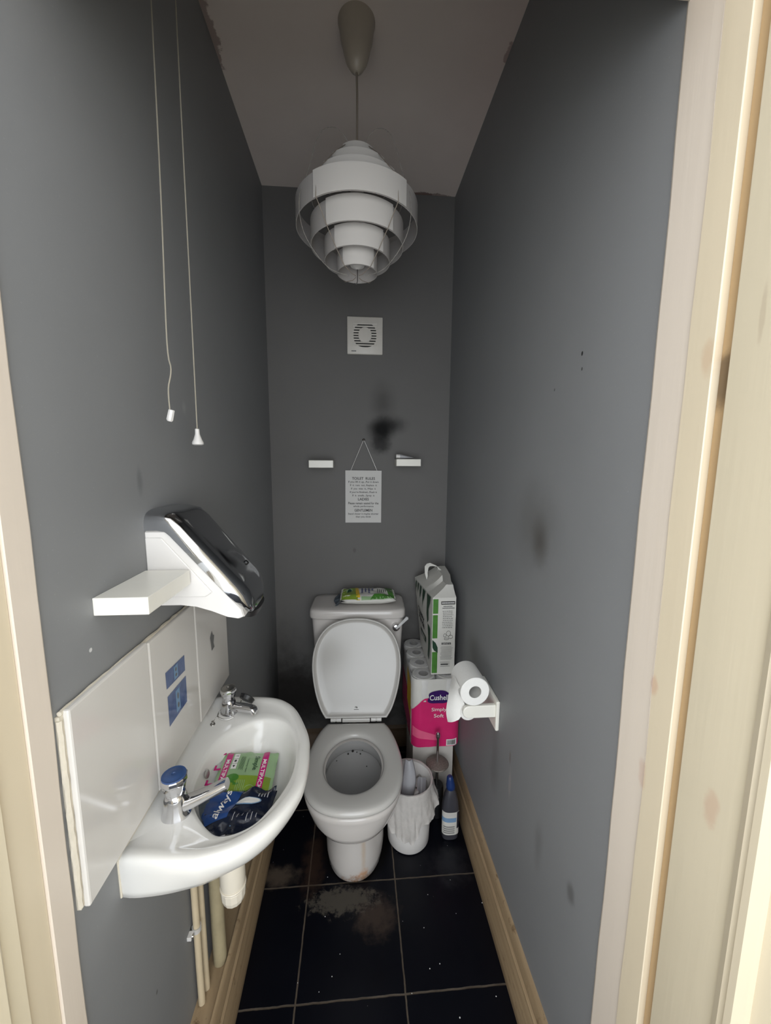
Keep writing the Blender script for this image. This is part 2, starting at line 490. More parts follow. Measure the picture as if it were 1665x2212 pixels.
# ================================================================== SETTING
fr_marks_r = [((W, .505, 1.02), (.05, .012, .03), .25, srgb(190, 130, 100)), ((W, .47, 1.63), (.05, .012, .03), .3, srgb(196, 150, 110)),
              ((W, .50, 1.17), (.05, .01, .02), .35, srgb(200, 140, 110))]
M['frame'] = cream_paint('cream gloss door frame', srgb(222, 210, 196), fr_marks_r)
M['frame2'] = cream_paint('yellowed cream door stop', srgb(222, 208, 182), fr_marks_r)
M['door'] = cream_paint('cream gloss door', srgb(228, 216, 190), [((W, .395, 1.07), (.03, .013, .032), .3, srgb(200, 140, 115)), ((W, .41, 1.66), (.03, .004, .045), .22, srgb(150, 120, 96))])
M['mould'] = cream_paint('cream gloss moulding', srgb(204, 192, 168))
M['gap'] = cream_paint('shadowed tan door edge', srgb(178, 150, 112), [((W, .455, 1.60), (.05, .02, .045), .7, srgb(70, 55, 40))])  # shade of the gap beside the door is put into this tan
M['hall'] = simple('hall wall paint', srgb(205, 198, 186), .6)

YF = -2.2
struct('floor', G().box(-.6, W+.6, YF, D+.05, -.05, 0), M['floor'], smooth=False)
struct('ceiling', G().box(-.1, W+.1, .40, D+.05, H, H+.05), M['ceiling'], smooth=False)
struct('wall_left', G().box(-.10, 0, .42, D+.05, 0, H), M['wall_left'], smooth=False)
struct('wall_right', G().box(W, W+.10, .47, D+.05, 0, H), M['wall_right'], smooth=False)
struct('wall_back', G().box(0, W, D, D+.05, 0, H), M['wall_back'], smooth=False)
struct('wall_front', G().box(0, W, .42, .55, 2.13, H), M['wall_left'], smooth=False)

# door lining: left leg in three steps, right leg, head
def leg(prof, name, m):
    g = G(); n = len(prof)
    zs = [0 + 2.13*k/24 for k in range(25)]
    rnd = random.Random(len(name)+n)
    rings = []
    for z in zs:
        w = .0014*math.sin(z*7+n)+.0008*math.sin(z*23)
        rings.append([Vector((x, y+(w if abs(y) > .47 else 0), z)) for x, y in prof])
    g.loft(rings); return struct(name, g, m, smooth=False, bevel=.0012, seg=1)
leg([(-.12, .452), (-.12, .490), (.003, .490), (.004, .487), (.004, .452)], 'trim_1', M['frame'])
leg([(-.12, .408), (-.12, .452), (.001, .452), (.001, .408)], 'trim_2', M['frame2'])
leg([(-.12, .10), (-.12, .408), (.006, .408), (.006, .385), (.012, .380), (.012, .10)], 'trim_3', M['door'])
leg([(W+.12, .503), (W+.12, .567), (W-.001, .567), (W-.003, .562), (W-.003, .503)], 'trim_4', M['frame'])
leg([(W+.12, .462), (W+.12, .503), (W-.005, .503), (W-.006, .462)], 'trim_5', M['frame2'])
leg([(W+.12, .440), (W+.12, .462), (W+.004, .462), (W+.004, .440)], 'trim_6', M['gap'])
struct('trim_7', G().box(-.02, W+.02, .44, .563, 2.106, 2.135), M['frame'], smooth=False, bevel=.003)

# open door folded back along the right, with a raised moulding round its panel
door = mesh_obj('door_1', G().box(W-.004, W+.036, -.30, .443, .01, 2.05), M['door'], bevel=.002); door['kind'] = 'structure'
def mould(x, y0, y1, z0, z1):
    prof = [(0, 0), (.000, -.006), (.008, -.009), (.013, -.006), (.018, -.013), (.026, -.013), (.032, -.005), (.036, 0.004)]
    cs = [(y1, z0), (y1, z1), (y0, z1), (y0, z0)]; sg = [(-1, 1), (-1, -1), (1, -1), (1, 1)]
    g = G(); rings = [[Vector((x+dx, cy+sy*o, cz+sz*o)) for o, dx in prof] for (cy, cz), (sy, sz) in zip(cs, sg)]
    rings.append(rings[0])
    for a, b in zip(rings[:-1], rings[1:]): g.loft([a, b], False, False, closed=False)
    return g
part('door_moulding', mould(W-.004, -.20, .355, .16, 1.58), M['mould'], door, smooth=False)

# left: boxed ledge with skirting; right and back skirting
YL0 = .30+.192
lg = G()
lg.add([(0, YL0, .168), (.050, YL0, .168), (.050, D, .168), (0, D, .168), (0, YL0, .155), (.050, YL0, .155), (.050, D, .155), (0, D, .155)],
       [(0, 1, 2, 3), (4, 7, 6, 5), (0, 4, 5, 1), (2, 6, 7, 3), (1, 5, 6, 2), (0, 3, 7, 4)])
M['ledge'] = wood_skirt('bare dusty ledge board')
struct('trim_8', lg, M['ledge'], smooth=False)
def skirt(name, sx, x0, h, y0, y1, m):
    prof = [(0, 0), (.020, 0), (.020, h*.62), (.017, h*.66), (.0175, h*.72), (.012, h*.76), (.013, h*.84), (.009, h*.90), (.009, h*.96), (.004, h), (0, h)]
    return struct(name, G().loft([[Vector((x0+sx*a, y, z)) for a, z in prof] for y in (y0, y1)]), m, smooth=True)
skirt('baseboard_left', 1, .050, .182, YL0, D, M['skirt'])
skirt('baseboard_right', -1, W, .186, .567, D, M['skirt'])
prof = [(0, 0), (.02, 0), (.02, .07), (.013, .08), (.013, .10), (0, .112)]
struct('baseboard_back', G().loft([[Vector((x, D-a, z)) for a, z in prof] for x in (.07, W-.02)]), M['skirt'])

# ================================================================== CEILING LAMP
LX, LY = .405, 1.2
rose = thing('ceiling_rose', 'yellowed cone shaped ceiling rose from which the lamp cable hangs', 'ceiling rose', (LX, LY, H))
part('rose_cover', G().lathe([(.050, 0), (.050, -.005), (.047, -.012), (.043, -.045), (.037, -.062)], (LX, LY, H), n=48), M['rose'], rose)
part('rose_cap', G().lathe([(.0375, -.0625), (.036, -.07), (.029, -.093), (.017, -.112), (.007, -.119), (.004, -.119)], (LX, LY, H), n=48), M['rose'], rose)
lamp = thing('pendant_lamp', 'white tiered pendant lamp of concentric plastic rings hanging from the ceiling rose', 'lamp', (LX, LY, 2.02))
part('cable', G().tube([(LX, LY, H-.118), (LX+.001, LY, 2.50), (LX, LY, 2.345)], .0030, 8), M['cable'], lamp, label='grubby twisted lamp cable')
def band(r, z0, z1, a0, a1, n=96, th=.0016, lift=0.0):
    g = G(); rr = r+lift
    full = abs(a1-a0-2*PI) < 1e-6
    k = n if full else n+1
    angs = [a0+(a1-a0)*i/n for i in range(k)]
    rings = []
    for rad, z in ((rr, z0), (rr, z1), (rr-th, z1), (rr-th, z0), (rr, z0)):
        rings.append([Vector((LX+rad*math.cos(a), LY+rad*math.sin(a), z)) for a in angs])
    g.loft(rings, False, False, closed=full)
    if not full:
        for i in (0, k-1):
            b = [rings[j][i] for j in range(4)]; g.add(b, [(0, 1, 2, 3)])
    return g
TIERS = [(.172, 2.149, 2.210, 42), (.132, 2.104, 2.166, 40), (.094, 2.066, 2.120, 42), (.058, 2.036, 2.085, 44),
         (.128, 2.224, 2.256, 44), (.091, 2.270, 2.300, 46), (.050, 2.315, 2.344, 48)]
for r, z0, z1, hw in TIERS:
    t = part('shade_ring', band(r, z0, z1, 0, 2*PI), M['shade'], lamp)
    a = math.radians(hw)
    part('overlap_strip', band(r, z0-.0005, z1+.0005, -PI/2-a+.06, -PI/2+a+.06, 24, .0016, .0045), M['shade_hi'], t)
wr = G()
frame_pts = lambda a: [(LX+math.cos(a)*r, LY+math.sin(a)*r, z) for r, z in ((.006, 2.352), (.041, 2.349), (.092, 2.300), (.129, 2.256), (.169, 2.210), (.1735, 2.149), (.134, 2.104), (.095, 2.066), (.059, 2.036), (.02, 2.028), (.004, 2.03))]
for k, a in enumerate((-PI/2-.62, -PI/2+.62, PI/2-.62, PI/2+.62)):
    part('frame_wire', G().tube([Vector(p)+Vector((math.cos(a), math.sin(a), 0))*.004 for p in frame_pts(a)], .0010, 6), M['cable'], lamp)
part('bottom_hook', G().tube(smoothpath([(LX, LY, 2.05), (LX, LY, 2.02), (LX-.003, LY-.002, 2.010), (LX-.008, LY, 2.012)], 4), .0013, 6), M['chrome'], lamp)
for a in (-PI/2-1.0, -PI/2+.9):
    d = Vector((math.cos(a), math.sin(a), 0)); base = Vector((LX, LY, 0))
    pts = smoothpath([base+d*.01+Vector((0, 0, 2.35)), base+d*.06+Vector((0, 0, 2.385)), base+d*.115+Vector((0, 0, 2.35)),
                      base+d*.15+Vector((0, 0, 2.25)), base+d*.178+Vector((0, 0, 2.17)), base+d*.165+Vector((0, 0, 2.09)), base+d*.10+Vector((0, 0, 2.03)), base+d*.03+Vector((0, 0, 2.025))], 6)
    part('nylon_loop', G().tube(pts, .0009, 5), M['nylon'], lamp)
part('bulb_holder', G().lathe([(.018, 2.345), (.020, 2.30), (.018, 2.24), (.013, 2.22)], (LX, LY, 0), n=24), M['white_pl'], lamp)
part('light_bulb', G().lathe([(.010, 2.235), (.016, 2.20), (.027, 2.16), (.030, 2.12), (.028, 2.08), (.020, 2.058), (.003, 2.05)], (LX, LY, 0), n=24), M['white_pl'], lamp)

# ================================================================== PULL CORDS
c1 = thing('pull_cord', 'light pull cord ending in a small square white toggle', 'pull cord', (.05, .80, H))
pts = smoothpath([(.034, .845, H), (.036, .832, 2.3), (.043, .805, 1.98), (.05, .775, 1.72), (.058, .766, 1.665), (.052, .764, 1.63), (.052, .764, 1.592)], 5)
part('cord', G().tube(pts, .0013, 6), M['cord'], c1)
part('toggle', xform(G().lathe([(.004, .010), (.0055, .009), (.006, -.009), (.004, -.012)], (0, 0, 0), n=8), Matrix.Translation((.053, .764, 1.582)) @ Matrix.Rotation(.25, 4, 'Y')), M['white_pl'], c1)
c2 = thing('pull_cord', 'straight pull cord ending in a white bell shaped toggle', 'pull cord', (.05, .89, H))
part('cord', G().tube([(.047, .915, H), (.049, .909, 2.39), (.05, .89, 1.552)], .0013, 6), M['cord'], c2)
part('toggle', G().lathe([(.003, .022), (.0045, .021), (.005, .010), (.009, -.002), (.012, -.008), (.012, -.012), (.008, -.014)], (.05, .89, 1.545), n=24), M['white_pl'], c2)

# ================================================================== BACK WALL: fan, sign, shelves
fan = thing('extractor_fan', 'square aged white extractor fan with round louvred grille on the back wall', 'extractor fan', (.442, D, 1.98))
F0 = plane((.442, D-.018, 2.062), (1, 0, 0), (0, 0, 1))
part('cover_plate', G().box(.361, .523, D-.018, D, 1.981, 2.144), M['fan'], fan, bevel=.004)
sq = lambda a, e, n=40: [(a*math.copysign(abs(math.cos(t))**(2/e), math.cos(t)), a*math.copysign(abs(math.sin(t))**(2/e), math.sin(t))) for t in [2*PI*i/n for i in range(n)]]
gd = G(); poly(gd, [(u*.052, v*.052+.002) for u, v in sq(1, 2.6)], F0, .0004)
part('grille_opening', gd, M['hole'], fan)
lv = G()
for k in range(9):
    v = -.044+k*.0115; hw = .078 if 1 < k < 7 else .060
    lv.add([F0(-.055, v, .0006), F0(.055, v, .0006), F0(.055, v+.0055, .0045), F0(-.055, v+.0055, .0045), F0(-.055, v+.0062, .0006), F0(.055, v+.0062, .0006)], [(0, 1, 2, 3), (3, 2, 5, 4)])
    lv.add([F0(-hw, v+.003, .0007), F0(hw, v+.003, .0007), F0(hw, v+.0038, .0012), F0(-hw, v+.0038, .0012)], [(0, 1, 2, 3)])
part('louvre_slats', lv, M['fan'], fan, smooth=False)
hub = G().loft([[F0(u*.030*s, v*.033*s+.002, e) for u, v in sq(1, 2.3)] for s, e in ((1.0, .001), (.97, .0055), (.4, .0065))])
for k in range(5): hub.box(.442-.024, .442+.024, D-.0250, D-.0240, 2.045+k*.0085, 2.0462+k*.0085)
part('motor_cover', hub, M['fan'], fan, smooth=False)
mk = G(); rect(mk, -.062, -.040, -.070, -.0655, F0, .0008, n=1)
part('maker_mark', mk, M['ink_grey'], fan)

sign = thing('toilet_rules_sign', 'white rectangular sign headed TOILET RULES hung by string on the back wall', 'sign', (.434, D, 1.2))
S0 = plane((.434, D-.010, 1.326), (1, 0, -.006), (.006, 0, 1))
part('board', G().loft([[S0(u, v, e) for u, v in ((-.0865, -.126), (.0865, -.126), (.0865, .126), (-.0865, .126))] for e in (-.006, 0)]), M['board'], sign, smooth=False)
tx = G()
lines = [("TOILET  RULES", .088, .110, .013, .004), ("If you lift it up...Put it down", .0705, .145, .0115, .0), ("If  it  runs  out...Replace  it", .0545, .128, .0115, 0),
         ("If  you  miss  it...Wipe  it", .038, .118, .0115, 0), ("If you're finished...Flush it", .0215, .130, .0115, 0), ("If  it  smells...Spray  it", .005, .106, .0115, 0),
         ("LADIES", -.0115, .052, .013, .004), ("Please remain seated for the", -.031, .146, .0115, 0), ("whole performance", -.047, .098, .0115, 0),
         ("GENTLEMEN", -.0655, .086, .013, .004), ("Stand closer it maybe shorter", -.084, .148, .0110, 0), ("than you think", -.098, .074, .0110, 0)]
for body, v, w, h, b in lines: text(tx, body, S0, 0.0, v, w, h, bold=b+.012)
part('lettering', tx, M['ink'], sign, smooth=False)
part('hanging_string', G().tube([(.374, D-.013, 1.452), (.4335, D-.012, 1.592), (.4385, D-.012, 1.592), (.500, D-.013, 1.449)], .0012, 6), M['white_pl'], sign)
solo('wall_nail', G().lathe([(.006, 0), (.0065, .004), (.004, .008)], (.436, D-.0, 1.596), axis=(0, -1, 0), n=16).lathe([(.002, 0), (.002, .02)], (.436, D, 1.596), axis=(0, -1, 0), n=8), M['brass'],
     'dark nail head in the back wall holding the sign string', 'nail')

def small_shelf(x0, x1, y0, z0, z1, lab):
    return solo('wall_shelf', G().box(x0, x1, y0, D, z0, z1), M['shelf'], lab, 'shelf', 'small white block shelves on the back wall', smooth=False, bevel=.0015)
small_shelf(.187, .296, 1.755, 1.466, 1.499, 'small empty white block shelf left of the sign on the back wall')
small_shelf(.583, .696, 1.755, 1.475, 1.507, 'small white block shelf right of the sign carrying a tube')
tube_ = thing('ointment_tube', 'small grey squeezed tube lying on the right block shelf of the back wall', 'tube', (.62, 1.80, 1.508))
g = G(); ax = Vector((1, -.10, -.06)).normalized(); st = Vector((.586, 1.795, 1.520))
part('tube_cap', G().lathe([(.010, 0), (.010, .018)], st, axis=ax, n=16), M['white_pl'], tube_)
rings = []
for k in range(9):
    t = k/8; c = st+ax*(.018+.062*t); hh = .010*(1-t)+.0012; ww = .010+.003*t
    up = Vector((0, 0, 1)); sd = ax.cross(up).normalized()
    rings.append([c+up*(hh*math.sin(a))+sd*(ww*math.cos(a))-Vector((0, 0, .002*t)) for a in [2*PI*i/16 for i in range(16)]])
part('tube_body', G().loft(rings), M['grey_pl'], tube_)

# ================================================================== LEFT WALL: near shelf, dryer, splashback
solo('wall_shelf', G().box(0, .081, .588, .737, 1.263, 1.291), M['shelf'], 'larger white block shelf on the left wall in front of the hand dryer', 'shelf', smooth=False, bevel=.0012)

dry = thing('hand_dryer', 'wall hand dryer with chrome sloping cover and white plastic body', 'hand dryer', (0, .84, 1.2))
YC, HW = .823, .077
bodyp = [(0, 1.366), (.036, 1.366), (.172, 1.205), (.176, 1.190), (.166, 1.186), (.145, 1.190), (.115, 1.203), (.085, 1.213), (.055, 1.217), (0, 1.217)]
def dring(dy, ins):
    cx = sum(p[0] for p in bodyp)/len(bodyp); cz = sum(p[1] for p in bodyp)/len(bodyp)
    return [Vector((max(0, x-(x-cx)*ins) if x > 0 else 0, YC+dy, z-(z-cz)*ins)) for x, z in bodyp]
g = G().loft([dring(-HW, .03), dring(-HW+.004, 0), dring(HW-.004, 0), dring(HW, .03)])
part('dryer_body', g, M['white_pl'], dry, smooth=False)
# moulded step on the near cheek
st_ = [(0, 1.352), (.030, 1.352), (.118, 1.243), (.105, 1.234), (0, 1.234)]
part('cheek_recess', G().loft([[Vector((x, YC-HW-e, z)) for x, z in st_] for e in (-.001, .003)]), M['white_pl'], dry, smooth=False, bevel=.0025)
# chrome cover: arched section swept down the slope
path = [((0.0, 1.366), (0, 1)), ((.022, 1.366), (.05, 1)), ((.036, 1.364), (.40, .92)), ((.046, 1.355), (.70, .72)), ((.080, 1.315), (.77, .64)), ((.118, 1.270), (.77, .64)), ((.146, 1.237), (.77, .64)),
        ((.160, 1.220), (.77, .64)), ((.172, 1.203), (.80, .60)), ((.180, 1.188), (.88, .46))]
wid = [1, 1, 1, 1, 1, 1, 1, .93, .80, .62]; hei = [.038, .038, .036, .033, .031, .030, .029, .026, .018, .008]
rings = []
NA = 40
for (p, n), w, h in zip(path, wid, hei):
    nv = Vector((n[0], 0, n[1])).normalized(); base = Vector((p[0], YC, p[1]))
    r = []
    for i in range(NA+1):
        a = PI*i/NA; c, s = math.cos(a), math.sin(a)
        yy = -(HW+.003)*w*math.copysign(abs(c)**.42, c); hh = h*abs(s)**.55
        r.append(base+Vector((0, yy, 0))+nv*hh)
    rings.append(r)
g = G().loft(rings, True, True, closed=False)
part('chrome_cover', g, M['chrome_dark'], dry, label='mirror chrome cover', angle=60)
part('air_nozzle', xform(G().loft([sring(0, 0, .026, .052, z, 2.6, 32) for z in (-.010, .004)]), Matrix.Translation((.166, YC+.004, 1.190)) @ Matrix.Rotation(math.radians(20), 4, 'Y')), M['black'], dry)
part('sensor_eye', G().lathe([(.006, 0), (.005, .004), (.001, .005)], Vector((.131, YC+.03, 1.254))+Vector((.77, 0, .64))*.029, axis=(.77, 0, .64), n=16), M['black'], dry)

# splashback of three tiles
sp = thing('tile_splashback', 'splashback of three glossy white tiles on the left wall behind the basin', 'splashback', (0, .8, .86))
part('adhesive_bed', G().box(0, .006, .497, 1.118, .862, 1.160), M['tile_edge'], sp, smooth=False)
TY = [(.503, .699), (.702, .902), (.905, 1.117)]
tiles = []
for i, (a, b) in enumerate(TY):
    z1 = 1.166-.004*i
    t = part('tile', G().box(.004, .014, a, b, .858-.003*i, z1), M['tile'], sp, smooth=False, bevel=.003)
    tiles.append(t)
rag = G(); rnd = random.Random(3); pts = []
for k in range(24):
    z = .865+.29*k/23; pts.append((.004, .4995-rnd.random()*.0015, z))
rag.tube(pts, [.0032+.0014*rnd.random() for _ in pts], 7)
pts = [(.004, .50+.615*k/40, 1.162+.002*rnd.random()-.004*k/40) for k in range(41)]
rag.tube(pts, [.0030+.0012*rnd.random() for _ in pts], 7)
part('grout_edge', rag, M['tile_edge'], sp, label='ragged cream adhesive along tile edges')
L0 = plane((.0142, 0, 0), (0, 1, 0), (0, 0, 1))
for (q, nm) in (([(.753, 1.037), (.836, 1.031), (.837, 1.067), (.752, 1.073)], 0), ([(.754, .954), (.836, .956), (.838, 1.017), (.754, 1.020)], 1)):
    g = G(); poly(g, q, L0, .0004)
    mo = part('printed_motif', g, M['motif'], tiles[1], label='blue seaside picture print')
    cy = sum(p[0] for p in q)/4; cz = sum(p[1] for p in q)/4; hz = (q[2][1]-q[1][1])*.40
    g2 = G(); rect(g2, cy-.009, cy+.009, cz-hz, cz+hz, L0, .0007, n=1)
    part('motif_panel', g2, M['ltblue'], mo)
    g3 = G(); disc(g3, ell(cy, cz+hz*.4, .0035, hz*.3, 12), L0, .001); disc(g3, ell(cy, cz-hz*.45, .004, hz*.25, 12), L0, .001)
    part('shell_print', g3, M['ink_grey'], mo)
g = G(); poly(g, [(.985, 1.035), (1.000, 1.048), (1.003, 1.036), (1.014, 1.030), (1.006, 1.012), (1.012, .998), (.992, .996), (.990, 1.015)], L0, .0008)
part('adhesive_patch', g, M['ink_grey'], tiles[2])

# ================================================================== BASIN
bas = thing('hand_basin', 'white china wash basin fixed to the left wall under the tiles', 'basin', (0, .81, .70))
outl = [(.037, .581), (.090, .575), (.140, .574), (.199, .592), (.250, .636), (.285, .70), (.293, .755), (.290, .81), (.280, .868), (.240, .957), (.205, .997), (.165, 1.018), (.11, 1.026), (.05, 1.030)]
out_s = [Vector((x, y, 0)) for x, y in outl]
loop = [Vector((.0, .586, 0)), Vector((.018, .583, 0))] + smoothpath(out_s, 8) + [Vector((.018, 1.032, 0)), Vector((.0, 1.032, 0))]
inn = smoothloop([Vector((x, y, 0)) for x, y in [(.054, .81), (.057, .745), (.072, .700), (.104, .656), (.150, .622), (.202, .636), (.234, .678), (.259, .745), (.260, .82), (.240, .885), (.205, .925), (.148, .936), (.095, .905), (.066, .865)]], 8)
BC = Vector((.150, .790, 0))
def resample(loop, ang):
    n = len(loop); best = None
    d = Vector((math.cos(ang), math.sin(ang), 0))
    for i in range(n):
        a = loop[i]-BC; b = loop[(i+1) % n]-BC
        e = b-a; den = d.x*e.y-d.y*e.x
        if abs(den) < 1e-12: continue
        t = (a.x*e.y-a.y*e.x)/den; s = (a.x*d.y-a.y*d.x)/den
        if t > 0 and -1e-6 <= s <= 1+1e-6 and (best is None or t > best): best = t
    return BC+d*(best or .1)
corner = [math.atan2(p.y-BC.y, p.x-BC.x) for p in (Vector((.0, .586, 0)), Vector((.0, 1.032, 0)))]
AN = sorted(set([round(2*PI*i/180-PI, 5) for i in range(180)] + [round(c, 5) for c in corner]))
RO = [resample(loop, a) for a in AN]; RI = [resample(inn, a) for a in AN]
def ring_o(inset, z):
    r = []
    for p in RO:
        d = (p-BC); L = d.length; q = BC+d*((L-inset)/L)
        if p.x < .002: q = Vector((0, BC.y+(p.y-BC.y)*(1-inset*1.2/.22), 0))
        r.append(Vector((max(q.x, 0), q.y, z)))
    return r
def ring_i(f, z, dx=0, dy=0): return [Vector((BC.x+dx+(p.x-BC.x)*f, BC.y+dy+(p.y-BC.y)*f, z)) for p in RI]
def lerp(a, b, t, z): return [Vector((p.x+(q.x-p.x)*t, p.y+(q.y-p.y)*t, z)) for p, q in zip(a, b)]
Ro = ring_o(0, 0); Ri = ring_i(1, 0)
def under(f, z):  # shrink away from wall side
    return [Vector((p.x*(.10+.90*f) if True else 0, .80+(p.y-.80)*f, z)) for p in Ro]
ZR = .842
def ring_w(ins, k, z):   # outer ring drawn in more towards the room side than at the wall
    r = []
    for p, q in zip(ring_o(ins, z), RO):
        w = min(1, max(0, q.x/.20)); w = w*w*(3-2*w)
        d = p-Vector((BC.x, BC.y, z)); L = d.length
        r.append(Vector((max(0, p.x-d.x/L*k*w), p.y-d.y/L*k*w, z)))
    return r
rings = [under(.10, .668), under(.24, .674), under(.38, .688), under(.52, .705), under(.64, .722), under(.74, .738), ring_w(.012, .040, .757), ring_w(.003, .034, .763), ring_w(.0015, .024, .776), ring_w(.001, .013, .792), ring_w(0, .004, .812), ring_o(0, ZR-.014), ring_o(.0015, ZR-.005), ring_o(.005, ZR-.0012), ring_o(.011, ZR),
         ring_o(.020, ZR-.0005), ring_o(.026, ZR-.003)]
inr = ring_o(.026, 0)
rings += [lerp(inr, Ri, .25, ZR-.0065), lerp(inr, Ri, .6, ZR-.008), lerp(inr, Ri, .92, ZR-.009), ring_i(.985, ZR-.012), ring_i(.96, ZR-.020), ring_i(.93, ZR-.033), ring_i(.86, ZR-.056), ring_i(.76, ZR-.078), ring_i(.60, ZR-.095), ring_i(.40, ZR-.104), ring_i(.2, ZR-.108), ring_i(.09, ZR-.110)]
part('basin_bowl', G().loft(rings), M['basin'], bas, angle=80)
part('waste_outlet', G().lathe([(.022, 0), (.021, .002), (.014, .001)], (BC.x, BC.y, ZR-.110), n=24), M['chrome'], bas)
part('overflow_hole', xform(G().lathe([(.0075, 0), (.0075, .0012), (.0078, .0018), (.003, .002)], (0, 0, 0), n=24), Matrix.Translation((.0655, .792, .808)) @ Matrix.Rotation(math.radians(68), 4, 'Y') @ Matrix.Scale(1.35, 4, (0, 1, 0))), M['chrome_dull'], bas)
# sealant line along the wall
part('sealant', G().tube([(.001, .5865, ZR-.076), (.001, .5855, ZR-.004), (.002, .589, ZR-.001), (.002, 1.03, ZR-.001)], .0018, 6), M['tile_edge'], bas)

def make_tap(x, y, z, ang, s, label, topmat, rise, blue):
    straight = blue
    t = thing('pillar_tap', label, 'tap', (x, y, z), 'pillar taps on the basin')
    R = Matrix.Translation((x, y, z)) @ Matrix.Rotation(ang, 4, 'Z') @ Matrix.Scale(s, 4)
    g = G().loft([sring(0, 0, a, b, h, 2.3, 32) for a, b, h in ((.026, .024, 0), (.0255, .0235, .004), (.022, .021, .012), (.0205, .0195, .024), (.0195, .0185, .036), (.017, .017, .042), (.012, .012, .044))])
    part('tap_body', xform(g, R), M['chrome'], t)
    # spout: flattened tube
    P = smoothpath([(.004, 0, .020), (.030, 0, .026+rise*.3), (.060, 0, .030+rise*.75), (.084, 0, .032+rise), (.091, 0, .028+rise), (.0925, 0, .022+rise)], 5)
    if straight: P = smoothpath([(.004, 0, .016), (.030, 0, .024), (.055, 0, .034), (.080, 0, .045), (.094, 0, .051)], 5)
    rr = []; n = len(P)
    for i, p in enumerate(P):
        k = i/(n-1); w = .0145-.003*k; h = .0115-.0035*k
        tg = (P[min(i+1, n-1)]-P[max(i-1, 0)]).normalized(); up = Vector((-tg.z, 0, tg.x))
        rr.append([p+Vector((0, 1, 0))*w*math.copysign(abs(math.cos(a))**.7, math.cos(a))+up*h*math.copysign(abs(math.sin(a))**.7, math.sin(a)) for a in [2*PI*q/24 for q in range(24)]])
    part('spout', xform(G().loft(rr), R), M['chrome'], t)
    hd = G(); nn = 12
    def fr(r, h, k): return [Vector((r*(1+k*(1 if i % 2 else -1))*math.cos(2*PI*i/nn), r*(1+k*(1 if i % 2 else -1))*math.sin(2*PI*i/nn), h)) for i in range(nn)]
    hd.loft([fr(.013, .040, 0), fr(.0165, .045, 0), fr(.0195, .056, .03), fr(.0215, .066, .05), fr(.0235, .072, 0), fr(.0235, .078, 0), fr(.022, .080, 0)])
    tilt = Matrix.Rotation(0, 4, 'Y')
    part('tap_head', xform(hd, R), M['chrome'], t, smooth=False, bevel=.0012)
    part('head_disc', xform(G().lathe([(.0215, .0795), (.021, .0822), (.016, .0815), (.013, .083), (.004, .0832), (.003, .0820)], (0, 0, 0), n=32), R), topmat, t, label=('blue cold disc' if blue else None))
    return t
make_tap(.056, .674, ZR-.009, math.radians(4), 1.0, 'near chrome basin tap with blue disc on its head', M['blue'], .018, True)
make_tap(.060, .968, ZR-.009, math.radians(-22), .86, 'far chrome basin tap with plain head beside the plug chain', M['chrome_dull'], -.002, False)
# plug on ball chain
pl = thing('basin_plug', 'black rubber plug on a ball chain behind the far tap', 'plug', (.11, .995, ZR))
part('plug_body', xform(G().lathe([(.019, -.004), (.020, .004), (.021, .006), (.018, .008)], (0, 0, 0), n=28), Matrix.Translation((.098, .995, ZR+.010)) @ Matrix.Rotation(math.radians(-50), 4, 'X') @ Matrix.Rotation(.4, 4, 'Y')), M['black'], pl)
ch = G(); P = smoothpath([(.088, .985, ZR+.016), (.078, .992, ZR-.002), (.05, .995, ZR-.006), (.036, .975, ZR-.006), (.036, .952, ZR-.006), (.050, .938, ZR-.006), (.066, .935, ZR-.006), (.078, .943, ZR-.006)], 9)
for i in range(0, len(P)): ch.sphere(P[i], .0017, 4)
P2 = smoothpath([(.036, .955, ZR-.006), (.034, .938, ZR-.007), (.033, .928, ZR-.007)], 4)
for p in P2: ch.sphere(p, .0016, 4)
o = part('ball_chain', ch, M['chrome_dull'], pl); o['kind'] = 'stuff'
part('chain_stay', G().lathe([(.007, 0), (.006, .003), (.003, .004), (.0025, .010)], (.034, .921, ZR-.009), n=16), M['chrome_dull'], pl)

# trap + pipes
tr = thing('bottle_trap', 'white plastic bottle trap hanging beneath the basin', 'waste trap', (.107, .80, .47))
part('trap_body', G().lathe([(.018, .690), (.019, .64), (.024, .60), (.0275, .585), (.0285, .53), (.0265, .512)], (.107, .80, 0), n=36), M['trap'], tr)
part('trap_cap', G().lathe([(.0275, .511), (.0285, .508), (.0275, .488), (.024, .476), (.012, .470), (.002, .469)], (.107, .80, 0), n=14), M['trap'], tr, smooth=False)
part('trap_ring', G().lathe([(.0285, .516), (.0295, .514), (.0285, .511)], (.107, .80, 0), n=36), M['trap'], tr)
part('trap_outlet', G().tube(smoothpath([(.10, .81, .60), (.07, .86, .60), (.035, .885, .595), (.028, .887, .55)], 5), .016, 16), M['trap'], tr)
def vpipe(x, y, r, z0, z1, m, lab):
    g = G().tube([(x, y, z1), (x, y, z0+.1), (x+.0005, y, z0)], r, 20)
    return solo('supply_pipe' if r < .012 else 'waste_pipe', g, m, lab, 'pipe')
vpipe(.0135, .809, .0078, .169, .735, M['pipe'], 'nearest thin cream painted pipe under the basin with a clip')
vpipe(.0150, .836, .0078, .169, .735, M['pipe'], 'second thin cream painted pipe, just behind the clipped one')
vpipe(.0300, .890, .0170, .169, .700, M['pipe_old'], 'thick peeling yellowish waste pipe furthest under the basin')
clip = thing('pipe_clip', 'small clear plastic clip holding the nearest thin pipe', 'pipe clip', (.004, .795, .385))
part('clip_base', G().box(.0, .010, .786, .801, .382, .392), M['white_pl'], clip, smooth=False, bevel=.001)
